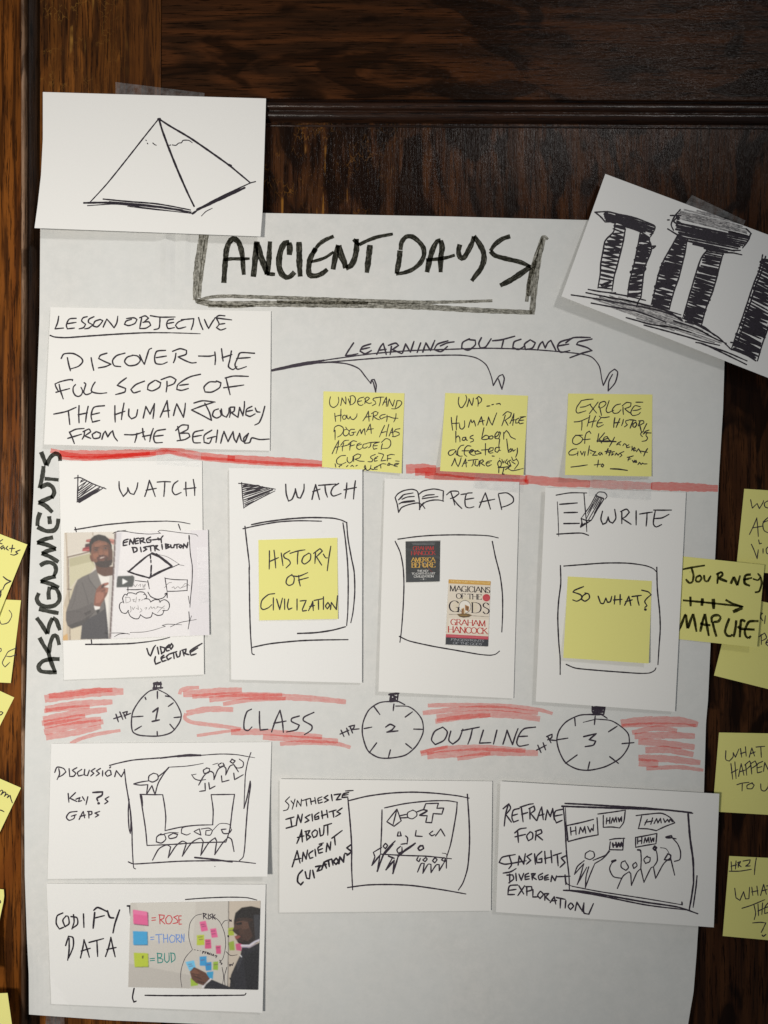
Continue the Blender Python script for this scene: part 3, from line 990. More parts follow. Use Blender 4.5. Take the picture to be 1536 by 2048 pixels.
k.draw(rC, '''370,318 455,315 545,335 620,350 700,378 772,410 770,440 745,482; 372,318 410,350 440,384; 445,370 455,312; 440,384 500,382 560,402 600,420 680,452 740,490; 745,430 762,460 740,470;
945,300 908,345 884,400 900,440; 860,430 930,472 1000,500; 878,340 950,340; 1390,430 1425,464; 1420,462 1400,512 1365,558; 1240,590 1300,592 1360,605; 860,370 872,370; 930,340 900,380 925,400; 1290,575 1350,575;
505,398 495,450 440,510 425,580 410,660 405,740 390,830; 575,430 560,520 540,600 520,680 500,750 485,850; 675,460 660,540 640,640 620,720 600,800 590,890; 720,480 745,530 750,575 725,640 705,690 700,720 690,800 680,890 662,920 650,955;
w14 735,550 778,546 760,562; 705,680 712,700 700,720;
930,470 880,560 840,630 810,700 790,770 770,860 750,940; 990,510 975,600 955,680 935,760 900,860 870,975; 1140,560 1090,620 1060,700 1030,800 1000,900 965,1020; 1235,590 1210,680 1190,760 1160,860 1120,960 1088,1080;
1500,605 1480,700 1440,800 1400,920 1360,1040 1320,1150 1290,1240; 1520,615 1500,700 1455,810 1420,920 1380,1050 1340,1170 1320,1230; 1620,700 1600,830 1570,950 1535,1100 1500,1200 1465,1320;
210,875 300,888 400,905 600,940 800,980 950,1030; 345,930 480,955 650,985 800,1040 850,1060; 325,838 400,852 490,862 510,860; 310,860 480,895 600,915 700,940 800,965 950,1010; 470,862 600,885 712,912;
580,1028 660,1050 750,1075 900,1095 1020,1130; 700,1078 850,1118 1000,1160 1100,1190 1210,1215; 900,1050 1050,1100 1180,1170 1256,1202; 960,1030 1100,1100 1200,1160 1290,1245; w14 760,950 860,985 960,1050; w14 980,1055 1090,1085 1180,1150;
1050,1195 1100,1205 1250,1275 1392,1345; 1090,1205 1250,1258 1395,1320; w14 1290,1240 1360,1265 1420,1295; w14 1310,1235 1390,1275 1455,1320; 1285,1195 1330,1200''', 11)
k.hatch(rC, [(500, 405), (490, 450), (440, 520), (425, 590), (412, 670), (405, 740), (395, 825)], [(570, 430), (555, 520), (540, 600), (520, 680), (500, 760), (485, 840)], 16, 14, 1.0, True, 3)
k.draw(rC, 'w24 445,535 500,530 552,515; w22 432,592 490,590 545,572; w20 415,810 475,788; w22 505,412 570,418; w18 485,488 562,492', 20)
k.hatch(rC, [(680, 470), (665, 550), (640, 640), (620, 720), (600, 800), (592, 885)], [(735, 490), (748, 560), (722, 640), (705, 700), (690, 800), (682, 880)], 22, 15, 0.9, True, 4)
k.draw(rC, 'w24 672,510 735,500; w26 655,560 740,535; w24 640,640 728,610; w22 612,722 700,695', 20)
k.hatch(rC, [(915, 500), (880, 570), (840, 635), (810, 705), (790, 775), (770, 860), (755, 935)], [(980, 520), (970, 610), (952, 690), (935, 760), (900, 860), (868, 965)], 23, 15, 0.9, True, 5)
k.draw(rC, 'w28 870,590 975,580; w26 815,690 945,688; w28 780,820 900,795; w26 765,915 870,925; w24 850,635 960,640', 20)
k.hatch(rC, [(1105, 620), (1065, 700), (1035, 800), (1000, 905), (970, 1020)], [(1222, 640), (1192, 760), (1160, 860), (1122, 960), (1085, 1075)], 22, 15, 0.9, True, 6)
k.draw(rC, 'w28 1070,700 1190,715; w26 1045,810 1165,830; w30 985,975 1110,985; w30 980,1030 1085,1055; w26 1010,905 1130,930', 20)
k.hatch(rC, [(1490, 650), (1450, 790), (1410, 910), (1365, 1040), (1325, 1150), (1300, 1230)], [(1620, 720), (1595, 840), (1560, 960), (1530, 1100), (1500, 1190), (1460, 1310)], 28, 15, 1.0, True, 7)
k.draw(rC, 'w26 1500,640 1560,650; w28 1440,830 1540,850; w26 1390,1000 1520,1030; w28 1370,1110 1510,1150; w28 1310,1210 1480,1260', 20)
k.done('drawing', M['ink'])

rD = (80, 590, 500 / 1536)
c = card([(101, 614.4), (542, 622.5), (539.6, 901.5), (88, 889)], 'white card lettered LESSON OBJECTIVE in black marker', 1.0, (1.5, 0.4, 0.8, 4.5), ease=1.1)
k = Ink(c)
k.draw(rD, '''115,130 108,170 92,208 145,203; 222,143 180,148 162,183 168,208 212,203; 165,177 222,168; 290,133 265,140 256,160 280,180 268,200 240,208; 332,133 302,148 298,168 325,183 300,203 275,208;
370,150 338,162 326,190 350,196 370,180 386,158 370,150; 388,197 402,165 410,148; 410,148 432,172 455,202; 455,202 472,170 478,130;
562,150 530,160 519,180 545,188 582,175 596,150 576,140 530,145; 625,140 618,175 612,206; 612,140 645,128 667,142 640,165; 632,168 668,165 680,186 650,204 612,206;
678,127 740,136 830,135; 737,136 736,170 730,204 700,213; 820,148 788,155 778,180 788,206 826,200; 778,176 822,168; 888,150 850,166 832,186 850,206 896,196; 868,152 945,145; 945,145 940,180 929,213; 974,138 985,175 1001,213;
1010,150 1025,185 1036,206; 1036,206 1056,170 1078,138; 1136,128 1100,126 1084,140 1100,178 1084,200 1110,215 1142,205; 1100,180 1136,175; 1074,140 1120,146 1178,153;
w10 62,248 90,258 160,262 300,252 480,240 650,232 800,232; w7 790,232 900,235 985,238''', 9.5)
k.done('heading_lettering', M['ink'])
k = Ink(c)
k.draw(rD, '''168,385 176,425 187,466; 130,390 148,362 205,360 252,386 262,410 236,438 185,455; 314,385 320,420 330,463; 412,357 372,370 360,390 400,410 436,425 402,440 358,448; 522,357 472,372 446,402 456,434 496,440;
576,370 536,382 520,410 546,434 592,428 616,402 600,376 566,369; 612,368 626,400 641,426; 641,426 658,372 670,336 686,327; 772,340 718,346 704,385 712,420 750,425 782,412; 714,385 776,375;
835,358 830,390 820,416; 814,346 860,330 900,340 896,365 848,380; 848,380 890,402 930,417 960,415; 974,375 1040,376 1076,368; 1074,350 1078,390 1075,428; 1115,330 1120,370 1125,406; 1118,386 1180,366; 1176,344 1166,400 1158,440 1185,458 1210,440;
1318,358 1232,355 1214,388 1198,428 1214,456 1268,440; 1208,390 1292,384;
531,509 495,535 474,555 526,574 520,596 464,612;
642,529 590,550 558,580 576,601 616,590; 706,524 668,550 660,580 690,589 732,568 742,540 712,524; 780,530 780,560 775,596; 744,520 800,502 836,520 822,545 784,560; 986,487 930,500 888,520 848,550 840,580 870,586 912,574; 858,555 912,548;
1082,534 1040,535 1008,565 1014,596 1056,596 1102,570 1112,540 1082,527; 1144,515 1155,560 1168,613; 1138,510 1190,498 1281,500; 1128,570 1190,562 1252,553;
84,732 160,716 222,690; 174,712 178,750 183,796; 240,680 238,730 240,786; 234,736 292,724; 296,684 286,730 280,781; 396,680 332,690 314,740 322,781 368,770; 314,736 366,724; 460,680 460,730 462,781; 458,736 522,714; 516,664 506,720 500,766;
546,700 545,740 562,761 590,746 600,704; 634,756 644,712 650,684; 650,684 676,732; 676,732 703,667; 703,667 700,712 694,760; 738,751 760,700 781,648; 781,648 786,700 791,752; 752,716 797,709; 820,741 830,700 840,668; 840,668 881,752; 881,752 890,700 893,664;
945,664 1000,650 1076,658; 1064,660 1000,680 930,706; 930,706 990,736 1054,771; 1054,771 1040,720 1012,664; 1096,700 1070,710 1060,740 1085,756 1112,740 1106,709; 1114,700 1120,736 1145,751 1160,722 1161,694; 1168,698 1170,722 1164,752; 1168,690 1196,688 1192,714 1174,722; 1174,722 1216,752; 1216,752 1226,690; 1226,690 1246,742; 1246,742 1255,690 1256,654;
1302,684 1270,702 1264,736 1290,746 1322,730; 1268,716 1306,708; 1322,694 1332,716 1352,720; 1381,684 1366,740 1346,784 1319,799;
180,842 195,870 211,913; 184,842 220,825 271,820; 170,881 220,866 256,855; 274,836 270,866 259,886; 264,840 300,824 312,840 275,866; 275,866 312,881; 346,840 320,856 330,881 365,876 372,850 346,839; 380,886 390,852 401,836; 401,836 416,872; 416,872 430,850 446,834; 446,834 456,870 476,897;
519,858 580,858 642,840; 596,850 590,880 582,906; 630,820 635,860 646,891; 630,870 686,859; 696,820 682,860 674,901; 771,825 716,836 698,870 708,906 752,906; 704,868 757,862; 846,808 855,850 862,888; 834,832 870,800 911,800 906,826 860,850; 860,850 910,850 921,870 890,888 842,896;
1002,830 950,842 938,870 945,906 986,908; 938,872 992,862; 1056,830 1010,862 1008,905 1040,911 1056,880; 1028,882 1078,869; 1091,830 1086,870 1081,906; 1110,911 1120,870 1130,838; 1130,838 1155,901; 1155,901 1186,838; 1186,838 1192,880 1206,906; 1206,906 1226,850; 1226,850 1236,890 1256,906; 1256,906 1281,850;
1281,850 1252,880 1258,911 1288,906 1302,878 1350,888 1408,885''', 10)
k.draw((100, 740, 140 / 1536), '200,315 225,440 290,635; 490,235 500,210 400,215 230,255 110,305; 110,305 130,370 180,460; 130,490 250,455 430,408; 560,320 510,380 510,480 560,560 630,580 690,540 715,460 680,380; 750,280 785,310 760,400 740,490 790,540 870,520 925,485; 990,265 940,340 905,450 960,495 1100,515 1245,500', 34)
k.done('lettering', M['ink'])

rH = (110, 1040, 320 / 1536)
c1 = card([(118, 922), (404, 922), (408, 1349), (128, 1359.6)], 'white WATCH card holding the video lecture picture', 0.8, (0.3, 0.3, 1.2, 1.2),
          left=[(118, 922), (121.5, 1060), (124, 1200), (128, 1359.6)])
k = Ink(c1)
k.draw(rG, '''428,245 426,340 421,462; 400,268 450,265 540,310 655,355; 420,460 500,420 570,388 640,342; w8 450,292 472,276; w8 446,302 484,284; w8 430,342 500,292; w8 430,340 432,372; w9 432,372 524,304; w9 430,390 540,314; w9 426,410 548,322; w10 426,428 575,328; w11 426,442 606,340; w14 432,452 600,356; w16 436,462 570,380; w12 440,464 590,372; w7 500,292 430,372; w7 548,322 428,428''', 10)
k.draw(rG, '''760,295 764,355 794,416; 794,416 826,380 830,345; 830,345 848,388 880,400; 880,400 903,352 912,305; 968,416 990,350 1005,284; 1005,284 1030,350 1053,417; 978,366 1062,350; 1068,300 1120,296 1176,298; 1130,298 1128,350 1122,416; 1237,289 1202,318 1190,368 1214,402 1262,384; 1300,300 1300,350 1305,412; 1284,356 1382,345; 1360,278 1370,340 1372,409;''', 12)
k.done('heading_lettering', M['ink'])
k = Ink(c1)
k.draw(rG, 'w12 400,685 480,672 550,660 650,645 750,635 850,626 950,620 1150,615; w8 1140,615 1250,622 1335,638; 405,665 415,702; 1240,640 1257,688; ', 10)
k.done('frame_drawing', M['ink'])
k = Ink(c1)
k.draw(rG, 'w13 490,1612 650,1611 850,1605 1000,1590; w9 990,1591 1100,1573 1170,1555; 535,1570 540,1612', 10)
k.done('frame_drawing', M['ink'])
k = Ink(c1)
k.draw(rG, '''985,1645 1000,1690 1015,1706; 1015,1706 1040,1640 1056,1619; 1070,1635 1081,1691; 1095,1640 1106,1691; 1093,1630 1130,1640 1126,1670 1100,1686; 1166,1614 1140,1640 1145,1666 1168,1660; 1138,1641 1168,1634; 1186,1604 1170,1630 1180,1652 1196,1625 1182,1604;
1055,1710 1048,1742 1056,1772 1098,1754; 1122,1700 1100,1720 1110,1751 1142,1740; 1104,1726 1132,1714; 1167,1689 1145,1710 1155,1737 1182,1720; 1168,1690 1228,1669; 1200,1680 1206,1727; 1220,1680 1230,1716 1250,1706 1256,1664; 1275,1660 1286,1706; 1268,1660 1302,1649 1296,1676 1280,1682; 1284,1684 1327,1696; 1431,1604 1370,1640 1334,1666 1342,1701 1384,1688; 1338,1676 1397,1640''', 14)
k.done('lettering', M['ink'])

rI = (440, 920, 300 / 1336)
c2 = card([(458, 935.7), (724.7, 939), (724, 1366), (462.5, 1359)], 'white WATCH card holding the history of civilization note', 2.2, (1.2, 0.4, 0.6, 2.2))
k = Ink(c2)
k.draw(rI, '''193,200 200,310 212,430; 165,208 250,215 380,240 495,260; 212,424 300,372 400,320 490,275; w11 205,226 260,216; w11 204,244 310,224; w12 204,262 350,228; w11 206,280 380,236; w12 208,298 400,246; w10 210,316 430,250; w10 212,334 440,258; w11 214,356 470,260; w9 216,372 470,268; w9 218,388 440,290; w12 222,402 300,366; w16 210,236 340,226; w14 240,262 400,246; w14 216,310 360,268; w14 250,350 420,280''', 10)
k.draw(rI, '''585,215 590,300 610,366; 610,366 642,348 666,290 671,255; 671,255 690,330 716,340; 716,340 746,270 749,214; 819,351 835,280 851,219; 851,219 870,290 886,352; 826,282 892,259; 878,226 960,220 1032,214; 934,220 940,280 957,331; 1057,209 1010,240 988,290 1010,321 1078,299; 1130,204 1125,270 1114,342; 1104,266 1215,244; 1206,184 1196,260 1189,347''', 14)
k.done('heading_lettering', M['ink'])
k = Ink(c2)
k.draw(rI, '''w15 280,576 400,552 600,526 800,513 1000,518 1080,535 1118,553; w13 205,612 340,582 520,552 700,541 905,545; 222,590 240,750 258,900 263,976; 259,960 262,1150 265,1350 272,1550 282,1690 286,1725 306,1734; 1095,560 1115,700 1135,900 1142,1100 1138,1350 1128,1475; 1128,555 1140,700 1170,870 1195,1000 1200,1180 1185,1350 1165,1450; w15 690,1545 850,1538 1000,1516 1118,1485; w14 282,1670 450,1636 700,1611 900,1603 1140,1600''', 13)
k.done('frame_drawing', M['ink'])

rJ = (750, 940, 300 / 1307)
c3 = card([(769.5, 956.5), (1038.7, 964), (1027, 1397), (757, 1383)], 'white READ card holding two printed book covers', 1.0, (2.0, 0.4, 1.0, 4.6), ease=1.0)
k = Ink(c3)
k.draw(rJ, '''175,240 200,207 250,180 320,168 362,180 380,208; 175,240 194,300 205,370; 205,370 232,328 290,303 370,287 412,305 435,336; 215,250 250,216 332,200; 235,255 280,236 342,230; 209,296 250,276 342,266; 228,286 348,272; 374,196 385,260 390,346; 386,344 402,308 424,284;
380,214 420,184 500,166 550,170 596,182; 596,182 592,272; 395,320 440,280 500,263 560,262 598,272; 415,236 450,220 517,214; 412,250 480,240 548,232; 205,260 240,230;
660,190 680,250 696,306; 624,216 662,186 722,186 732,206 690,238 655,250; 680,250 720,300 757,336; 846,199 800,206 784,260 790,316 822,330 862,320; 794,256 862,245; 748,214 800,206; 908,327 935,260 961,199; 961,199 982,260 1006,341; 912,281 1044,254; 1075,214 1090,280 1104,345; 1078,205 1150,200 1202,238 1202,280 1152,310 1098,326''', 12)
k.done('heading_lettering', M['ink'])
k = Ink(c3)
k.draw(rJ, '200,603 350,582 500,570 700,565 900,568 1000,575 1075,592; 175,620 220,720 245,850 252,1000 245,1200 230,1400 217,1502; 212,1450 300,1490 500,1535 700,1570 900,1605 1000,1614 1050,1605 1085,1578; 1022,622 1050,760 1090,920 1110,1080 1112,1250 1105,1412', 12)
k.done('frame_drawing', M['ink'])

rL = (1060, 960, 330 / 1438)
c4 = card([(1091, 975), (1372, 984.8), (1350, 1423.6), (1071.5, 1403)], 'white WRITE card with a pen drawn pencil and page', 2.6, (3.2, 0.5, 1.5, 2.8), ease=1.0)
k = Ink(c4)
k.draw(rL, '''228,132 350,112 495,113; w8 238,190 245,330 250,490; w10 470,115 480,240 490,350 495,450; w13 235,472 350,465 450,463 510,482; w14 258,212 412,200; w14 297,285 415,282; w14 295,380 430,378;
w9 575,130 520,230 445,335; 445,335 452,370 440,412; 440,412 490,380 535,350; w12 645,165 590,250 535,350; 445,335 490,352 535,350; w10 575,130 600,105 650,110 671,140 656,166; w10 570,128 606,150 645,165; w12 575,140 640,158; w9 595,150 540,240 488,346; w9 616,160 560,260 510,346; w9 605,152 550,250; w9 580,150 500,290; w16 442,408 456,376; w14 446,402 480,376; w12 490,350 500,372; w10 626,165 560,290''', 11)
k.draw(rL, '''632,272 618,338 634,386; 634,386 665,370 681,320; 681,320 692,360 720,376; 720,376 748,332 738,256; 800,280 800,381; 789,276 840,254 866,280 832,320 800,336; 804,336 881,386; 925,268 925,392; 954,297 1020,286 1067,280; 1020,286 1018,340 1012,402; 1078,262 1160,263 1234,262; 1092,270 1080,330 1076,384 1100,409 1148,388; 1084,336 1150,330 1212,299''', 13)
k.done('heading_lettering', M['ink'])
k = Ink(c4)
k.draw(rL, '295,750 450,738 650,724 850,725 1000,745 1070,770 1105,802; 265,745 268,900 250,1050 242,1200 250,1400 262,1550 263,1695; 1105,760 1110,950 1130,1150 1135,1300 1125,1450 1115,1610; w12 315,1607 400,1640 600,1660 800,1675 950,1685 1040,1682 1085,1660 1098,1637', 12.5)
k.done('frame_drawing', M['ink'])

rO = (80, 1470, 480 / 1536)
c5 = card([(102.5, 1487), (543, 1484), (534.7, 1753), (95, 1758)], 'white DISCUSSION card with a sketch of a class around a table', 1.0, (0.4, 0.4, 9.0, 1.2), ease=2.2)
k = Ink(c5)
k.draw(rO, '''120,215 125,250 109,286; 94,240 110,206 150,214 166,236 142,258 114,271; 186,215 190,262; 236,209 206,225 230,245 215,264 189,265; 267,220 240,240 246,263 278,255; 286,220 284,254 304,260 316,224; 352,214 326,230 345,245 324,263; 387,214 360,230 381,246 358,263; 401,228 400,263; 436,225 418,245 430,265 456,254 450,228 436,225; 478,267 488,228; 488,228 520,268; 520,268 542,228;
180,374 185,431; 227,369 190,404 236,426; 230,411 256,400 245,426 268,420; 271,395 286,420; 306,395 294,447; w13 338,368 400,364 396,386 365,404 370,422; w20 374,437 378,438; 441,395 415,410 436,426 413,441; 237,489 190,496 169,526 186,546 216,535 224,514; 200,520 232,510; 250,541 270,500 277,489; 277,489 286,531; 256,521 292,512; 312,490 313,532; 304,490 331,489 331,506 312,513; 382,489 350,500 376,512 353,526''', 9)
k.done('lettering', M['pen'])
k = Ink(c5)
k.draw(rO, '''w9 445,195 500,180 600,160 750,148 900,136; w17 880,136 950,130 1028,130; w11 770,148 900,132; w7 1030,130 1150,122 1250,125 1330,138; w4 1330,138 1375,146; w12 446,210 452,204; 540,220 550,310 565,400 580,500 588,600 590,700 595,800 600,850 612,857; 570,410 565,500 570,600 578,630 582,560 575,450; w7 1350,112 1330,170 1315,250 1310,350 1305,470; 1305,470 1325,400 1345,295 1348,320 1330,450 1318,600 1310,720 1300,780 1275,805; 565,812 600,825 700,820 900,808 1100,805 1250,808 1380,822; w12 990,784 1100,795 1230,813; w6 1118,841 1121,842''', 9)
k.done('frame_drawing', M['pen'])
k = Ink(c5)
k.draw(rO, '''725,245 698,262 694,292 722,301 754,282 752,254 726,244; 600,314 640,321 690,318; 600,312 650,300 700,293; 690,318 681,382; 681,382 716,324; 716,324 736,382; 736,382 756,310 790,252 826,207; 758,266 800,232 822,208; w6 822,206 930,200 1000,190 1045,181;
640,380 720,382 785,382; 785,382 797,450 805,530 800,612; 800,612 900,590 1000,578 1105,575; 1105,575 1108,480 1095,382; 1095,382 1245,380; 1245,380 1230,480 1215,600 1190,685; 1190,685 1000,690 850,700 685,707; 685,707 675,600 655,470 640,380; w14 648,390 655,455;
775,632 748,652 744,684 778,691 805,666 796,636 758,640; w6 796,632 840,624 886,626; 850,630 822,646 830,663 870,655 881,636 850,628; w7 970,579 912,594 904,628 938,640 962,630; w7 985,618 1020,600 1030,641 990,622; w7 1030,602 1080,596 1104,612 1090,640 1060,640 1062,612 1090,610; w5 1108,608 1150,568 1210,572 1226,610; 1226,606 1210,628 1175,630 1160,605 1192,602;
720,801 760,730 810,704 836,716; 836,716 820,786; 820,786 870,710 910,680 938,690; 938,690 910,776; 910,776 970,690 1025,660 1045,682; 1045,682 1028,771; 1028,771 1080,690 1120,658 1131,680; 1131,680 1118,766; 1118,766 1170,690 1205,654 1226,670 1242,746;
1070,211 1046,225 1050,246 1080,240 1086,216 1064,210; 1161,179 1140,190 1150,206 1180,195 1170,179; 1231,154 1216,170 1235,182 1249,166 1226,154; 1015,321 1050,260 1085,233 1110,245 1113,286; 1113,286 1140,220 1175,199 1190,216 1188,256; 1188,256 1215,200 1240,189 1270,236; w7 970,254 990,280 1020,290 1060,285; w5 970,256 1000,250; w7 1275,154 1301,175 1296,205 1262,211 1245,195; w5 1105,190 1140,180; 1056,309 1058,356 1020,361; 1080,304 1085,346; 1085,346 1121,327; 1161,261 1165,301; 1165,301 1210,289; 1240,244 1245,286; 1245,286 1301,254''', 8.5)
k.done('drawing', M['pen'])

rP = (540, 1540, 460 / 1536)
c6 = card([(559.5, 1558), (984.7, 1562.5), (981.7, 1821.5), (558.6, 1825)], 'white SYNTHESIZE INSIGHTS card with people drawn at a board', 1.0, (2.6, 1.0, 1.5, 1.6), ease=1.0)
k = Ink(c6)
k.draw(rP, '''w8 131,179 102,208 126,235 116,264 89,272; w8 140,205 156,226; w8 167,194 148,262; w8 176,246 182,204; w8 182,204 206,242; w8 206,242 210,194; w9 214,205 267,189; w9 240,198 246,241; w9 270,190 276,231; w9 270,213 302,204; w9 299,184 306,226; w9 347,179 320,192 324,223 352,214; w9 321,206 347,197; w10 387,169 360,186 391,200 363,216; w11 410,164 416,206; w11 428,166 472,159 442,200 477,195; w11 526,150 490,160 480,184 520,181; w10 484,170 522,164; w9 504,140 556,137;
105,330 160,314; 138,322 146,382; 108,389 172,371; 175,371 186,299; 186,299 206,352; 206,352 216,294; 267,299 235,316 261,336 233,351; 280,294 284,341; 327,284 300,304 300,331 326,326 324,308 306,316; 345,274 351,326; 344,306 382,294; 378,269 386,319; 394,281 442,267; 420,274 426,316; 482,254 446,279 471,291 438,311;
179,491 200,440 211,399; 211,399 216,481; 183,451 227,440; 240,409 246,471; 233,411 266,404 250,434; 250,434 272,446 244,469; 302,399 280,421 290,451 311,440 316,410 298,400; 330,389 336,441 356,430 361,379; 359,373 412,357; 385,364 386,436;
148,647 166,590 181,539; 181,539 201,622; 158,601 207,590; 215,611 221,549; 221,549 241,596; 241,596 251,534; 287,539 260,561 266,591 287,584; 300,529 306,576; 347,499 320,521 326,556 352,549; 323,536 352,524; 328,496 357,487; 375,546 381,489; 381,489 401,536; 401,536 406,479; 413,456 445,432 482,404; 430,444 436,501;
w13 217,669 190,700 184,744 205,767 222,748; 235,679 244,722; 244,722 264,727 269,669; w13 285,669 296,721; w13 304,646 337,639; w13 337,639 314,676; w13 314,676 342,667; w13 345,666 361,614; w13 361,614 377,656; w13 344,641 377,629; w14 368,612 412,594; w13 390,604 396,646; w13 414,599 421,636; w13 442,589 425,611 440,631 457,610 442,589; w13 460,626 466,579; w13 466,579 491,616; w13 491,616 496,564; w13 541,499 512,520 546,545 514,571; w12 500,556 526,566''', 11)
k.done('lettering', M['ink'])
k = Ink(c6)
k.draw(rP, '520,190 535,350 545,500 545,650 552,801; 525,205 650,175 800,155 950,148 1100,155 1250,172 1330,188; 1318,162 1330,350 1332,500 1320,650 1290,750 1258,802; 518,785 650,768 800,765 950,772 1150,800 1308,828', 10.5)
k.done('frame_drawing', M['pen'])
k = Ink(c6)
k.draw(rP, '''748,266 745,400 738,560; 765,253 900,225 1050,208 1180,205 1250,215; 1250,215 1245,280 1225,400 1205,500 1180,580; 740,562 900,571 1050,576 1212,593;
848,261 780,345; 780,345 828,376; 828,376 876,340; 876,340 848,261; 848,261 820,372; w8 956,267 920,285 920,315 950,326 980,305 976,280 950,267; 866,306 920,294; 873,320 925,318; 1040,225 1125,222; 1125,222 1114,256; 1114,256 1160,254; 1160,254 1148,295; 1148,295 1090,291; 1090,291 1080,352; 1080,352 1040,350; 1040,350 1050,305; 1050,305 1005,305; 1005,305 1050,270; 1050,270 1025,266; 1025,266 1040,225; 975,282 1020,266 1050,268; w13 1000,302 1050,275;
857,414 850,441; 850,441 876,440; 876,440 868,412; 976,404 970,441 1017,444; 1087,408 1064,425 1080,439 1102,430; 1105,441 1140,393; 1140,393 1168,441; 905,440 919,455 915,496; 875,496 917,490; w13 1005,505 988,522 1000,537 1026,525 1020,505 1000,508; 771,489 755,510 770,526 786,505 771,489; 745,517 690,550; 690,550 701,580; 701,580 680,637; w12 680,637 735,567; 735,567 716,677; w12 716,677 760,560 800,510 836,474; w12 765,560 822,496; 872,509 848,532 856,556 880,545 881,514;
790,573 818,586; 818,586 774,667; w13 774,667 830,602; 830,602 820,692; w12 820,692 855,580; w14 855,578 910,530 970,489; w14 862,565 962,498; w12 790,575 830,590;
990,580 980,600 995,613 1004,590; 1042,584 1020,600 1035,613 1049,595 1040,584; 1102,584 1085,606 1100,621 1116,600 1102,584; 1162,584 1145,600 1165,611 1172,590; 985,682 1010,625 1030,624; 1030,624 1020,690; 1020,690 1055,630 1075,630; 1075,630 1075,686; 1075,686 1110,634 1130,632; 1130,632 1130,672; 1130,672 1165,614; 1165,614 1178,600; 1178,600 1178,656; w5 1150,555 1178,562 1182,600''', 9.5)
k.done('drawing', M['pen'])

rQ = (980, 1550, 480 / 1536)
c7 = card([(1001, 1562.5), (1438.7, 1587.5), (1427.5, 1854.7), (992, 1824)], 'white REFRAME FOR INSIGHTS card overhanging the right edge of the chart', 2.0, (2.4, 0.5, 1.5, 3.0), ease=1.0)
k = Ink(c7)
k.draw(rQ, '''117,189 100,250 91,327; 84,216 120,184 131,214 100,255; 103,255 137,302; 187,214 150,226 140,270 150,302 182,290; 143,260 177,250; 200,205 212,300; 193,206 250,188 277,184; 203,252 242,240; 255,214 256,282; 249,216 281,199 286,225 260,246; 260,246 297,292; 300,292 320,230 331,204; 331,204 341,287; 308,262 347,250; 355,287 366,224; 366,224 386,267; 386,267 401,214; 401,214 411,287; 467,219 420,231 410,270 425,306 462,290; 413,263 462,254;
176,354 182,432; 158,371 190,346 232,339; 160,396 227,380; 257,364 235,390 245,421 271,405 273,374 256,362; 296,364 290,417; 289,361 326,349 331,370 300,386; 300,386 337,416;
60,556 80,526 162,509; 58,560 100,571 232,549; 124,519 138,572 120,600; 84,628 130,620 167,599; 180,577 186,519; 186,519 216,572; 216,572 226,504; 267,504 235,521 261,546 233,571; 285,504 291,572; 332,489 300,521 300,561 331,560 332,534 312,540; 350,489 356,567; 349,536 397,524; 390,484 396,562; 404,516 457,499; 430,509 436,582; 492,514 455,531 481,560 448,591;
126,634 126,692; 108,641 145,639 151,665 119,691; 165,629 169,677; 185,634 200,674; 200,674 216,629; 247,629 225,641 225,669 252,665; 226,653 252,648; 268,634 271,672; 264,633 291,631 272,653; 272,653 297,669; 337,629 310,646 315,671 336,665 336,649 322,654; 372,639 350,651 350,673 377,668; 349,661 373,656; 390,682 396,644; 396,644 416,677; 416,677 426,644; 424,651 512,648; 480,639 486,702;
177,704 125,711 114,766 157,765; 118,739 167,732; 185,709 216,762; 222,709 178,772; 235,714 236,772; 229,715 266,714 266,736 233,746; 275,734 274,781 307,780; 322,744 305,770 320,791 341,765 326,745; 350,759 351,802; 346,760 376,759 355,781; 355,781 382,806; 385,817 411,779; 411,779 421,827; 393,806 427,803; 424,784 482,796; 452,789 449,852; 485,804 481,852; 516,819 500,840 515,862 536,840 522,820; 545,867 556,814; 556,814 591,872; 591,872 601,819; 601,819 600,880 632,891 662,823''', 10.5)
k.done('lettering', M['pen'])
k = Ink(c7)
k.draw(rQ, '''w12 480,182 600,188 800,200 1000,212 1200,232 1297,245; w13 460,200 600,205 800,212 1100,222 1290,240; 468,198 480,320 490,500 505,640 508,737; w6 482,210 488,320 494,420; w7 480,640 490,692 522,711; w14 1268,250 1280,400 1300,550 1303,700; w12 1303,690 1290,780 1275,862; 1325,645 1318,720 1300,847; w12 470,738 600,745 800,780 1000,815 1200,845 1330,888; w10 490,737 700,772 1000,832 1280,866; w8 525,712 700,746 1000,792 1230,831; 1230,831 1228,812''', 10)
k.done('frame_drawing', M['pen'])
k = Ink(c7)
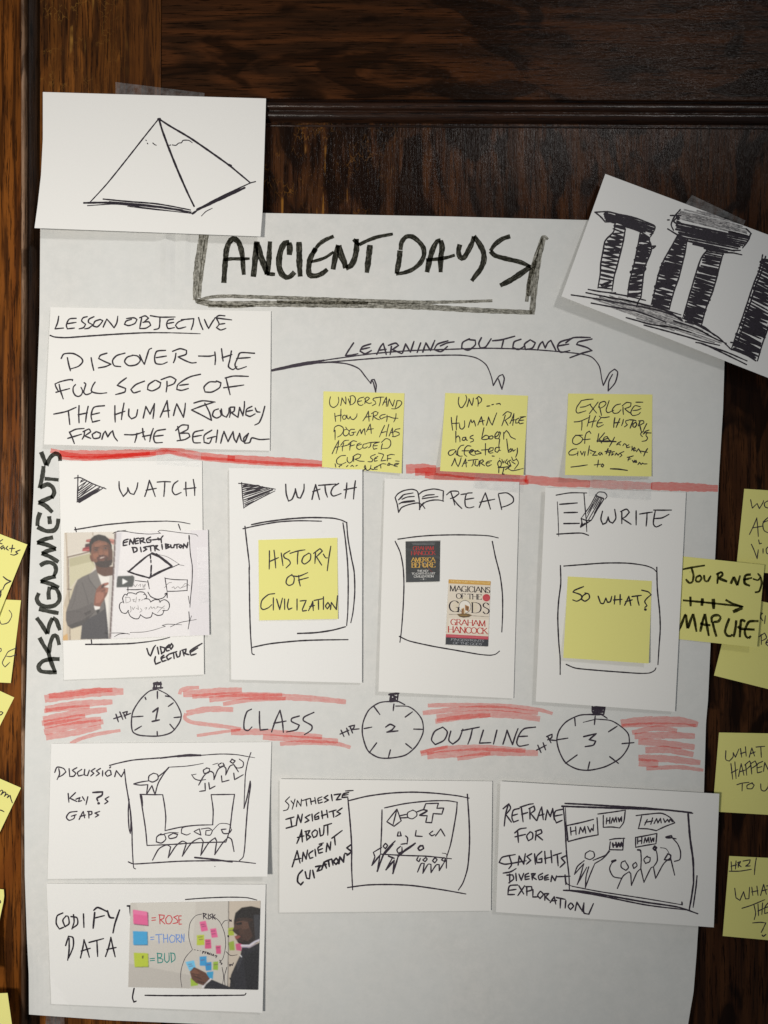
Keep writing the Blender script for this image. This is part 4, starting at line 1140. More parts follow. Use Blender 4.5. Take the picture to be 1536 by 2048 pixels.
k.draw(rQ, '''w10 485,325 580,305 662,284; 490,325 500,426; w10 500,426 600,400 693,383; 685,274 692,384; 515,334 519,386; 516,362 551,355; 548,331 551,382; 570,376 578,334; 578,334 594,366; 594,366 606,329; 606,329 613,374; 625,329 640,366; 640,366 650,341; 650,341 660,357; 660,357 663,317;
690,250 780,238 866,225; 866,225 856,300 830,339; 725,258 725,335; 725,335 780,333 830,339; 748,274 744,314; 744,296 766,289; 768,271 764,311; 774,309 786,274; 786,274 794,302; 794,302 806,269; 806,269 811,302; 820,274 827,300; 827,300 836,274; 836,274 842,297; 842,297 842,266;
935,260 1000,252 1095,245 1150,270 1183,306; 1183,306 1120,330 1065,356; 1065,356 1010,345 948,343; 970,264 950,344; 1007,284 989,321; 993,303 1042,294; 1041,274 1029,316; 1050,311 1066,279; 1066,279 1074,307; 1074,307 1091,277; 1091,277 1096,307; 1110,279 1120,304; 1120,304 1136,284; 1136,284 1146,302; 1146,302 1152,282 1168,300;
765,415 800,408 863,405; 770,428 764,478; 764,478 850,480; 855,404 850,481; w12 785,436 789,463; w12 786,450 806,447; w12 806,431 809,463; w12 815,461 823,434; w12 823,434 832,459; w12 832,459 841,431; w12 841,431 849,461;
932,400 1000,388 1068,374; 1068,374 1062,441; 932,399 932,463; 932,463 1000,450 1063,440; 945,404 945,442; 944,426 972,418; 972,399 970,440; 985,436 993,401; 993,401 1003,431; 1003,431 1013,399; 1013,399 1019,434; 1025,399 1032,430; 1032,430 1041,404; 1041,404 1047,426 1050,402''', 9)
k.draw(rQ, '''w8 640,484 612,502 608,530 640,541 668,522 662,492 634,485; 660,546 700,530 740,512 765,478; 672,566 722,535 767,488; 603,548 560,585 540,636; 540,636 600,568; 600,568 580,640 558,701; 558,701 620,590; 632,588 615,650 610,721; 610,721 640,640 672,564;
865,549 842,560 840,590 870,611 886,590 866,553; 932,559 914,575 920,599 941,580 932,558; 1007,519 985,540 995,566 1021,555 1026,530 1000,521; w10 1136,509 1115,542 1150,546 1157,515 1135,504; 815,726 850,650 890,619 901,632; 901,632 905,707; 905,707 940,625 965,599; 965,599 985,687; 985,687 1030,595 1046,588; 1046,588 1060,662; 1060,662 1110,570 1155,529 1182,641; 840,661 790,650 766,605 776,570 802,545; w20 782,554 804,546; 965,600 968,540 965,488; w12 944,479 962,482 966,500; 1045,590 1070,550 1068,500 1056,466; w12 1056,454 1043,470 1056,483 1067,465 1052,454; 1180,553 1215,540 1219,490 1200,440 1168,404; 1168,404 1192,409; w11 1125,398 1160,388 1166,401 1130,403; w5 1090,465 1130,475 1160,532''', 8.5)
k.done('drawing', M['pen'])

rR = (80, 1750, 480 / 1536)
c8 = card([(93, 1767), (531.6, 1769), (525, 2025.6), (102.5, 2008)], 'white CODIFY DATA card with a colour photo stuck on it', 0.9, (0.3, 0.6, 4.5, 2.0))
k = Ink(c8)
k.draw(rR, '''146,243 110,262 104,310 124,346 152,334; 166,263 146,290 160,331 186,310 180,266 164,262; 214,254 218,300 204,346; 198,266 236,274 240,314 208,341; 278,249 281,336; w13 350,240 340,341; w12 344,226 370,208 437,238; 344,277 412,260; w13 431,229 446,270 472,275; w12 509,224 480,310 467,371;
186,404 186,480 177,546; 164,452 182,392 211,402 212,460 183,532; 259,531 275,460 281,414; 281,414 300,470 316,527; 263,487 322,469; 313,432 407,407; 364,420 369,522; 419,522 440,460 453,399; 453,399 466,460 481,524; 428,477 487,464''', 10.5)
k.done('lettering', M['ink'])
k = Ink(c8)
k.draw(rR, 'w13 558,198 582,199; w9 574,199 579,262', 9)
k.done('frame_drawing', M['ink'])
k = Ink(c8)
k.draw(rR, 'w10 602,726 592,782 600,813 616,807; w10 672,770 800,772 1000,772 1250,770 1310,768 1318,757', 9)
k.done('frame_drawing', M['ink'])
k = Ink(c8)
k.draw(rR, 'w8 930,157 1050,148 1200,142 1320,145 1388,160', 9)
k.done('frame_drawing', M['ink'])

# ================================================================ sticky notes
GS = 'yellow sticky notes'


def sticky(corners, label, host=None, off=0.5, lift=(0.05, 0.05, 2, 2), **kw):
    return Sheet('sticky_note', corners, M['sticky'], host or chart, off, lift, label=label, cat='sticky note', group=GS,
                 ease=kw.pop('ease', 1.6), thick=0.12, flat=0.16, **kw)


F1 = (620, 760, 220 / 1536)
n = sticky([(647, 782.6), (809, 786.5), (803, 947), (644, 934)], 'yellow sticky note starting UNDERSTAND HOW, left of the three under the arrows', None, 0.5, (0.05, 0.05, 2.4, 0.2))
k = Ink(n)
k.draw(F1, '''286,234 272,300 285,360 330,383 380,350 402,290 395,238; 428,357 440,300 446,248; 446,248 480,310 500,337; 500,337 502,270 496,233; 534,262 560,340 566,240; 556,228 600,218 632,250 630,300 600,335 556,350; 752,239 690,256 664,300 680,346 722,354 742,338; 668,301 722,290; 775,268 764,332; 758,266 800,238 832,255 800,286 768,301; 770,301 820,326 862,319; 932,244 890,256 880,276 910,300 920,332 868,359; 908,251 970,240 1034,239; 986,248 980,310 964,364; 1013,352 1040,290 1066,238; 1066,238 1070,300 1065,372; 1026,312 1077,304; 1084,367 1095,310 1106,263; 1106,263 1130,320 1156,367; 1156,367 1172,310 1182,278; 1216,288 1206,340 1188,392; 1213,290 1260,290 1282,322 1250,370 1192,402 1138,400;
345,464 350,520 358,580; 348,511 400,496 444,489; 433,406 430,490 428,577; 481,489 455,511 460,546 490,546 506,515 486,489; 514,489 520,530 542,546 562,508; 562,508 576,542 610,551 650,510 657,469; 738,572 780,510 816,433; 816,433 820,500 825,577; 768,521 854,504; 886,469 880,530 874,562; 858,471 910,440 952,455 930,490 884,506; 884,506 930,541 972,555; 1052,479 1000,490 970,516 990,546 1042,519; 1076,489 1076,540 1068,582; 1040,519 1100,511 1160,531 1230,535; 1202,469 1195,530 1169,587;
350,700 350,770 350,837; 334,722 345,660 400,634 457,660 467,710 430,770 384,797; 512,689 475,700 464,750 490,781 532,760 547,715 520,689 498,658; 622,689 570,691 544,730 560,776 601,766 612,735; 583,736 642,725; 653,777 680,720 701,688; 701,688 716,752; 716,752 740,700 761,678; 761,678 765,720 771,767; 788,722 820,660 841,613; 841,613 850,680 856,747; 812,691 887,680; 1042,633 1000,720 969,797; 998,736 1062,720; 1101,618 1080,700 1064,787; 1104,782 1130,720 1151,668; 1151,668 1155,730 1161,792; 1123,736 1177,725; 1257,679 1200,690 1178,716 1240,736 1246,765 1182,791 1148,790;
308,1032 350,940 402,843; 402,843 390,930 364,1027; 345,941 422,930; 472,879 455,940 451,992; 428,912 480,850 542,840; 438,931 500,916 562,895; 572,879 560,930 554,982; 538,892 600,850 652,860; 553,926 622,905; 702,879 660,900 654,950 690,971 722,950; 658,916 722,895; 792,889 745,900 734,946 770,951 802,930; 798,881 870,871 974,865; 852,879 840,930 813,947; 962,869 900,890 879,930 890,967 937,955; 883,921 942,915; 1012,889 1000,930 994,972; 998,871 1060,819 1117,840 1127,900 1090,950 1008,956;
497,1054 430,1060 374,1110 380,1167 440,1176 502,1150; 521,1079 520,1130 552,1162 592,1130 601,1073; 610,1078 610,1142; 598,1071 660,1034 712,1045 690,1086 628,1106; 628,1106 690,1131 757,1136; 912,1039 850,1066 850,1090 881,1110 860,1141 808,1140; 948,1068 905,1092 900,1135 942,1126; 898,1100 936,1092; 956,1020 1012,1034 1028,1046 990,1132; 990,1132 1062,1120; 1086,1050 1080,1132; 1078,1056 1130,1040 1182,1045; 1078,1101 1132,1095; 1195,1130 1247,1135;
350,1170 361,1218; 442,1189 404,1204 412,1216; 508,1212 532,1190; 568,1207 590,1190 612,1212; 640,1201 662,1190; 733,1262 782,1240 770,1189 758,1222 800,1262 840,1240 852,1189; 850,1240 882,1250 900,1238; 952,1199 910,1221 900,1246 942,1246; 898,1223 942,1215; 986,1189 990,1232; 950,1201 1010,1170 1062,1175; 1102,1159 1080,1190 1110,1192 1116,1160; 1120,1176 1170,1190; 1242,1164 1190,1170 1174,1200 1222,1211; 1178,1191 1232,1180''', 14)
k.done('lettering', M['ink'])

F2 = (860, 760, 230 / 1536)
n = sticky([(890.7, 785.8), (1056, 791.4), (1047, 950.5), (880, 942)], 'yellow sticky note about the HUMAN RACE, its lower left corner lifting', None, 0.5, (0.05, 0.05, 5.0, 9.5))
k = Ink(n)
k.draw(F2, '''386,229 378,300 400,361 430,366 470,310 491,250 478,203; 494,356 512,300 520,249; 520,249 545,310 561,342; 561,342 574,290 579,240; 636,249 645,300 640,352; 614,251 650,219 687,250 681,290 643,321; w17 760,350 800,345; 825,331 851,325; 885,321 932,314 940,332;
284,500 290,580 303,672; 288,581 392,575; 361,478 350,570 352,667; 395,589 400,640 430,656 461,620 461,543; 514,632 530,570 546,529; 546,529 560,572; 560,572 575,558 586,539; 586,539 600,580 609,617; 638,602 665,540 686,488; 686,488 700,550 711,602; 650,562 727,540; 753,607 770,550 781,493; 781,493 805,560 831,602; 831,602 860,520 892,438; 1006,469 985,540 959,612; 973,472 1030,424 1087,440 1070,490 998,541; 1003,536 1042,607; 1068,582 1100,510 1121,448; 1121,448 1115,530 1104,607; 1083,541 1142,530; 1187,509 1150,531 1144,576 1192,570; 1246,500 1215,508 1185,552 1200,586 1247,575; 1193,541 1252,535; 1202,494 1277,490;
345,684 345,760 345,832; 345,772 375,744 396,770 401,827; 481,764 440,770 429,801 460,806 476,776; 478,769 485,800 502,806; 577,738 540,755 534,776 576,790 581,815 538,831; 721,638 705,710 689,782; 689,782 740,739 782,750 776,786 720,796 688,786; 832,744 795,756 789,786 825,786 847,760 824,744; 865,765 905,742 925,705 900,689 870,730 870,776 917,786 942,705 925,690; 985,791 985,730 984,698; 984,722 1020,674 1052,710 1080,760 1142,791;
332,929 270,941 244,976 265,1007 310,990 346,940 352,992 392,1012; 452,869 410,880 374,930 369,990 390,1017 432,1016; 547,884 500,879 464,920 459,990 492,1021; 428,946 530,946 640,951 687,977; 520,966 562,960 582,935 550,929 529,970 560,1001 602,1006; 642,939 600,960 610,992 682,980; 741,848 740,920 740,1002; 688,936 750,931 802,924; 783,956 836,940 846,905 800,909 779,950 800,976 842,970; 932,899 880,905 869,950 900,967 926,930; 931,788 920,880 926,940 942,941; 1024,788 1035,880 1046,967; 1044,952 1080,914 1086,950 1048,966; 1099,918 1110,951 1142,930; 1166,908 1166,970 1144,1032;
288,1147 315,1090 331,1043; 331,1043 350,1110 376,1157; 376,1157 400,1100 416,1038; 428,1157 455,1100 476,1053; 476,1053 480,1110 486,1162; 443,1116 497,1105; 508,1076 580,1066 642,1060; 581,1068 575,1120 558,1152; 611,1078 600,1130 630,1151 651,1120 656,1078; 671,1088 660,1152; 658,1086 700,1064 717,1085 680,1111; 680,1111 732,1147; 822,1079 770,1090 749,1120 770,1151 822,1130; 753,1111 802,1105; w18 830,1015 860,1018;
932,1069 904,1110 915,1161 946,1150 951,1100 924,1074; w13 960,1060 975,1112; w13 975,1112 992,1078; w13 1032,1059 1000,1100 1032,1121; w13 1082,1069 1040,1090 1040,1130 1082,1151 1060,1088; w13 1090,1028 1110,1080; w13 1110,1080 1152,1060; w13 1140,1122 1088,1089; w13 1150,1048 1182,1110 1128,1192; w13 1060,1138 1050,1190 1100,1211 1170,1200 1247,1180; 908,1171 980,1166 1072,1155; 920,1178 918,1242; 986,1178 974,1230 965,1256 992,1256; 1008,1197 1062,1160; w12 928,1045 935,1047''', 15)
k.done('lettering', M['ink'])

F3 = (1110, 760, 220 / 1536)
n = sticky([(1136.5, 787), (1304.8, 789), (1303, 953), (1130, 950)], 'yellow sticky note starting EXPLORE, with one word crossed out', None, 0.5, (0.05, 0.05, 3.0, 9.0))
k = Ink(n)
k.draw(F3, '''532,267 450,272 363,289; 368,288 310,370 294,430 320,462 432,430; 353,381 420,371 502,334; 489,343 530,400 582,462; 602,308 540,390 478,472; 619,368 635,430 650,497; 608,382 630,320 690,299 712,330 680,370 628,396; 756,288 735,350 714,420 740,456 822,420; 917,334 850,352 800,415 822,463 880,458 922,415; 950,374 950,430 956,482; 938,361 1000,314 1062,320 1050,370 973,401; 975,404 1020,441 1067,470; 1192,374 1120,358 1080,400 1058,460 1090,497 1162,481 1192,453; 1088,426 1150,420 1202,399; w18 1130,310 1227,310;
268,586 350,576 474,524; 376,569 376,640 369,702; 486,493 470,570 449,647; 463,596 520,581 577,570; 566,503 535,580 514,662; 757,514 690,525 640,521 618,503; 642,529 600,580 584,640 610,656 677,624; 593,601 662,595; w19 836,528 825,590 820,662; w17 823,601 902,590; w18 906,538 880,600 854,662; 956,548 945,600 929,637; 1032,559 990,570 990,600 1012,625 968,656; w18 1038,555 1100,560 1132,570; w20 1091,569 1070,620 1049,672; w18 1132,589 1095,611 1089,650 1115,662 1142,620 1124,589; w20 1191,568 1164,642; 1168,571 1232,569 1242,600 1183,631; w19 1183,631 1206,722; 1282,608 1250,670 1230,722; 1236,716 1200,742 1200,770 1222,792; 1312,699 1260,720 1232,756 1252,741 1292,730; 1342,740 1290,740 1269,770 1292,810 1270,846 1213,857;
292,769 250,821 250,880 300,901 360,870 387,820 340,779 288,775; 290,772 384,770; 502,747 480,714 440,740 420,800 415,887; 383,831 440,831 492,824; 611,748 600,810 590,867; 692,738 640,800 608,831; 618,821 652,882; 678,831 732,815 731,789 690,800 669,840 722,861; 740,806 760,840 790,852; 832,798 800,860 758,932; w26 588,851 680,856 760,856 852,861; 922,859 880,880 858,906 900,891 911,912; 948,917 966,889 990,900 1002,930; 1032,904 1000,925 1000,946 1047,935; 1076,924 1076,965 1069,987; 1083,971 1122,960 1110,939 1089,960 1100,991 1132,980; 1138,1002 1166,959 1186,990 1202,1022; w19 1292,958 1260,1010 1239,1062; 1178,989 1292,1010;
302,959 240,971 194,1010 200,1046 260,1046 322,1020; 321,999 315,1057; 355,994 376,1047; 376,1047 402,998; 421,999 410,1062; 481,918 459,1052; w20 500,1020 505,1022; 489,976 540,1000 570,1000; 570,1000 522,1051; 522,1051 592,1050; 632,1009 604,1031 630,1051 651,1014 662,1046; w19 742,958 714,1032; 698,1001 772,985; w19 781,984 754,1057; 738,1011 832,1000; 801,1018 789,1052 822,1030; 838,1052 856,1019; 856,1019 881,1052 902,1023; 962,999 908,1021 936,1051 903,1077;
1092,1059 1040,1080 1018,1132; 1008,1081 1082,1065; 1018,1111 1062,1100; 1079,1119 1096,1152; 1096,1152 1112,1118; 1131,1119 1114,1150 1142,1151 1131,1119; 1158,1182 1180,1149 1202,1181; 1202,1181 1222,1159 1240,1171 1287,1171; w17 223,1216 350,1201 452,1185; 606,1118 600,1170 589,1217; 548,1186 642,1175; 662,1169 644,1200 665,1217 682,1190 660,1169; w21 773,1240 890,1245 1012,1263''', 15.5)
k.done('lettering', M['ink'])

n = sticky([(516.8, 1080), (674.7, 1075.4), (676, 1238), (518.6, 1240.7)], 'yellow sticky note reading HISTORY OF CIVILIZATION on the WATCH card', c2, 0.4, (0.05, 0.05, 1.2, 1.0))
k = Ink(n)
k.draw(rI, '''440,809 440,890 438,972; 438,906 522,869; 481,803 490,880 496,962; 545,828 555,900 561,942; 622,808 570,840 574,870 612,890 626,922 588,962; 623,832 690,811 757,800; 696,808 690,870 690,927; 792,829 745,860 729,905 755,926 802,890 807,840 783,830; 851,828 845,922; 833,832 890,789 912,810 860,861; 858,861 906,937; 920,838 940,870 958,872; 987,768 970,870 955,987;
642,1019 600,1050 589,1095 615,1117 652,1100 661,1050 640,1024; 701,1028 705,1080 715,1122; 640,1030 700,1036 782,1003; 698,1071 787,1047;
487,1190 430,1200 374,1250 364,1310 385,1332 430,1316 462,1288; 475,1228 475,1337; 504,1238 531,1332; 531,1332 556,1230; 575,1238 576,1332; 611,1238 600,1300 610,1332 642,1318; 686,1238 686,1337; 713,1256 768,1250; 768,1250 734,1330 736,1346 772,1340; 788,1342 815,1290 826,1258; 826,1258 831,1342; 798,1306 842,1295; 838,1251 922,1234; 876,1244 878,1332; 921,1218 921,1332; 961,1269 940,1300 955,1327 976,1295 961,1269; 984,1332 991,1268; 991,1268 1036,1332; 1036,1332 1046,1208''', 12)
k.done('lettering', M['ink'])

n = sticky([(1135.7, 1153), (1303.7, 1162), (1297.5, 1327), (1126.6, 1315.7)], 'yellow sticky note reading SO WHAT? on the WRITE card', c4, 0.4, (0.05, 0.05, 5.5, 4.2))
k = Ink(n)
k.draw(rL, '''467,929 390,960 374,976 440,1000 451,1030 410,1056 373,1045; 492,989 460,1010 449,1040 480,1056 517,1030 512,995 478,984; 594,1013 614,1072; 614,1072 640,1076 661,1028; 661,1028 675,1066; 675,1066 700,1060 713,1013; 740,1009 735,1082; 728,1046 802,1040; 786,998 785,1087; 824,1092 845,1050 861,1013; 861,1013 870,1050 879,1094; 832,1061 892,1044; 888,1016 972,1005; 935,1010 940,1050 951,1092; w12 973,960 1030,975 1056,1000; w12 1056,1000 1020,1030 1000,1060 1020,1095 1000,1112; w26 1004,1128 1009,1130''', 13)
k.done('lettering', M['ink'])

rS = (1336, 960, 200 / 931)
rT = (1336, 1440, 200 / 890)
nw = sticky([(1488.5, 977.6), (1653, 988), (1640, 1153), (1472, 1142)], 'yellow sticky note starting WO, above the JOURNEY note', None, -7.8, (0.05, 0.05, 3, 3.5))
k = Ink(nw)
k.draw(rS, '''769,183 785,262; 785,262 830,218; 830,218 850,267 885,210 890,190; 940,190 900,213 904,250 940,263; 758,507 800,420 826,353; 826,353 835,440 841,527; 788,446 882,429; 885,390 930,350 950,372 886,400 895,470 950,498; 776,598 800,650 830,732; 830,732 841,648; 844,558 852,596 872,588; 885,638 885,682; 945,615 915,640 920,682 945,690''', 10)
k.done('lettering', M['pen'])
np_ = sticky([(1468, 1191), (1628, 1225), (1588, 1391), (1428, 1351)], 'tilted yellow sticky note mostly hidden behind the JOURNEY note', None, -7.4, (0.05, 0.05, 3.5, 3.0))
k = Ink(np_)
k.draw(rS, '''854,1228 862,1292; 850,1235 882,1240 853,1266; 853,1266 884,1312; 907,1263 899,1337''', 10)
k.done('lettering', M['pen'])
k = Ink(np_)
k.draw(rS, '''867,1438 870,1532; 843,1462 900,1424 917,1470 868,1501; 912,1520 945,1500 935,1480 910,1520 940,1550''', 10)
k.done('lettering', M['pen'])
nj = sticky([(1354, 1111.5), (1529, 1129.7), (1514, 1295), (1345, 1277)], 'yellow sticky note reading JOURNEY MAP LIFE, hanging off the chart edge', None, 0.4, (0.1, 0.05, 2.0, 0.3))
k = Ink(nj)
k.draw(rS, '''w19 135,832 240,811 345,795; w22 220,822 238,890 228,950; w22 228,950 198,958 165,923; w13 203,855 206,856; 302,887 265,905 257,942 290,946 312,915 298,886; 335,884 342,935 370,946 400,890; 466,869 459,967; 448,881 500,854 507,885 468,916; w26 473,916 552,946; w26 584,967 612,900; w26 612,900 646,982; 646,982 672,888; w26 772,879 720,891 714,960 764,986; 698,931 784,910; w17 790,920 838,932 862,900 834,868; 860,900 872,960 850,1035 808,1046;
w20 138,1120 300,1135 500,1156 700,1180; 535,1115 600,1150 702,1182; w36 692,1188 650,1208 604,1228; w24 208,1085 211,1177; w30 321,1100 315,1172; w34 421,1105 426,1202;
''', 21, flat=True)
k.draw((1346, 1210, 180 / 1536), '''100,432 160,290 205,168 222,165; 222,165 246,402; 256,402 300,260 340,150; 345,150 370,280 402,458; 465,458 500,300 540,150; 545,150 575,330 612,530; 462,312 550,338 640,345; 675,290 700,400 742,542; 664,300 660,215 700,180 770,175 818,210 775,278 690,290; 962,225 908,370 888,460 930,524 1000,530 1006,495; 1080,260 1065,400 1035,548; 1160,262 1148,400 1140,552; 1150,268 1190,258 1235,285; 1106,362 1150,402 1250,412 1395,420; 1462,275 1310,280 1262,340 1226,440 1242,530 1290,568 1332,528''', 46, flat=True)
k.done('lettering', M['marker'])
nh = sticky([(1438, 1465), (1603, 1468), (1592, 1633), (1425, 1623)], 'yellow sticky note starting WHAT HAPPEN, behind the REFRAME card', None, -7.8, (0.05, 0.05, 2.5, 3))
k = Ink(nh)
k.draw(rT, '''515,273 514,350 545,366; 545,366 578,330 580,290; 580,290 600,332; 600,332 631,258; 645,253 656,332; 644,301 692,284; 689,238 696,322; 723,332 746,248; 746,248 771,322; 733,301 777,284; 783,241 862,234; 826,244 831,332;
560,388 576,527; 563,471 622,439; 595,373 606,522; 628,502 651,388; 651,388 676,492; 638,461 692,444; 690,393 701,492; 683,401 726,364 737,400 698,441; 736,388 746,482; 733,391 776,364 787,400 743,431; 842,369 795,396 795,471 837,460; 798,426 837,414; 850,457 861,378; 861,378 892,445; 892,445 905,360;
613,576 660,562 722,555; 661,568 659,632; 752,559 705,581 704,611 746,611 767,580 743,559; 825,568 830,621 862,631 890,598 895,560''', 10)
k.done('lettering', M['pen'])
n2 = sticky([(1458.5, 1712), (1623, 1720), (1610, 1887), (1445.4, 1872)], 'yellow sticky note marked HR 2 in its top corner', None, -7.8, (0.05, 0.05, 2.5, 3.5))
k = Ink(n2)
k.draw(rT, '''562,1262 567,1342; 560,1302 612,1289; 606,1253 600,1327; 626,1268 625,1312; 618,1271 647,1259 630,1291; 630,1291 652,1307; 668,1256 732,1244 722,1276 690,1301; 690,1301 732,1299; 543,1346 640,1345 742,1329; 786,1228 775,1300 769,1377;
594,1498 605,1582; 605,1582 640,1606 672,1528; 672,1528 690,1592; 690,1592 720,1591 726,1488; 746,1488 755,1562; 743,1531 802,1519; 791,1478 801,1562; 824,1562 851,1463; 851,1463 876,1552; 833,1521 882,1509; 875,1478 920,1468; 895,1475 898,1540;
658,1676 740,1650 862,1599; 766,1648 780,1722 767,1777; 801,1638 806,1742; 799,1701 852,1679; 842,1628 835,1732; 905,1614 866,1660 860,1722 900,1712; 858,1672 900,1660; 753,1806 820,1801 871,1806 850,1852; 850,1852 829,1892; w12 838,1915 850,1925 872,1908''', 10)
k.done('lettering', M['pen'])
rV = (0, 1460, 120 / 418)
nl2 = sticky([(-123, 1193), (42, 1200.6), (21.5, 1366), (-143, 1358)], 'yellow sticky note with a looped word, under the one marked facts', None, 1.2, (0.05, 0.05, 2, 2))
k = Ink(nl2)
k.draw(rU, '''-60,860 -10,920 10,968 50,966 80,950 108,900 106,870 84,840; -30,1200 8,1195 10,1220 -20,1240; 150,1193 80,1225 52,1268 22,1330 46,1370 92,1325; 62,1270 100,1272 148,1254''', 9)
k.done('lettering', M['pen'])
nl1 = sticky([(-99, 1030), (54.7, 1089), (-7, 1242), (-161, 1183)], 'tilted yellow sticky note ending in the word facts, at the left edge', None, 2.0, (0.05, 0.05, 2.5, 3))
k = Ink(nl1)
k.draw(rU, '''-20,250 0,200 26,182; -10,215 20,222; 30,238 5,255 14,272 36,250 42,276; 72,244 54,265 78,282; 117,233 104,302; 88,265 137,265; 187,279 145,296 166,312 130,327 98,320; w13 30,528 65,556 102,570; w12 102,570 50,600 24,652; w12 -10,640 8,690 0,720 12,650''', 11)
k.done('lettering', M['ink'])
nl3 = sticky([(-122, 1326), (28.5, 1395), (-46, 1542), (-197, 1473)], 'tilted yellow sticky note corner at the left edge beside the red scribble', None, 1.2, (0.05, 0.05, 2, 2.5))
k = Ink(nl3)
k.draw(rU, '-20,1800 10,1786 28,1796 10,1814 -20,1818', 11)
k.done('lettering', M['ink'])
nl4 = sticky([(-109, 1510), (42, 1575.7), (-29, 1724), (-180, 1658)], 'tilted yellow sticky note corner at the left edge beside the DISCUSSION card', None, 1.2, (0.05, 0.05, 2, 2.5))
k = Ink(nl4)
k.draw(rV, '-20,440 12,418 20,428 5,452; 5,452 30,432 40,440 30,462; 30,462 48,446 58,456 50,472; 50,472 70,455 76,480 86,508; -20,556 10,560 28,570', 8)
k.done('lettering', M['ink'])
nl5 = sticky([(-155, 1762), (7.5, 1779), (-15, 1945), (-178, 1926)], 'sliver of a yellow sticky note beside the CODIFY card, rounded corner', None, 1.2, (0.05, 0.05, 2, 2), right=[(7.5, 1779), (8.6, 1796), (-2, 1845), (-15, 1945)])
k = Ink(nl5)
k.draw(rV, '-20,1180 -2,1186 4,1200 -8,1212', 8)
k.done('lettering', M['ink'])
nl6 = sticky([(-150, 1992), (15, 1986), (38, 2150), (-128, 2158)], 'lowest yellow sticky note in the bottom left corner', None, 1.2, (0.05, 0.05, 2, 2))


# ================================================================ printed pictures
M['print_a'] = printed_mat('lecture_print')
M['print_b'] = printed_mat('workshop_print')
M['print_c'] = printed_mat('dark_cover_print')
M['print_d'] = printed_mat('cream_cover_print')
GP = 'printed pictures'

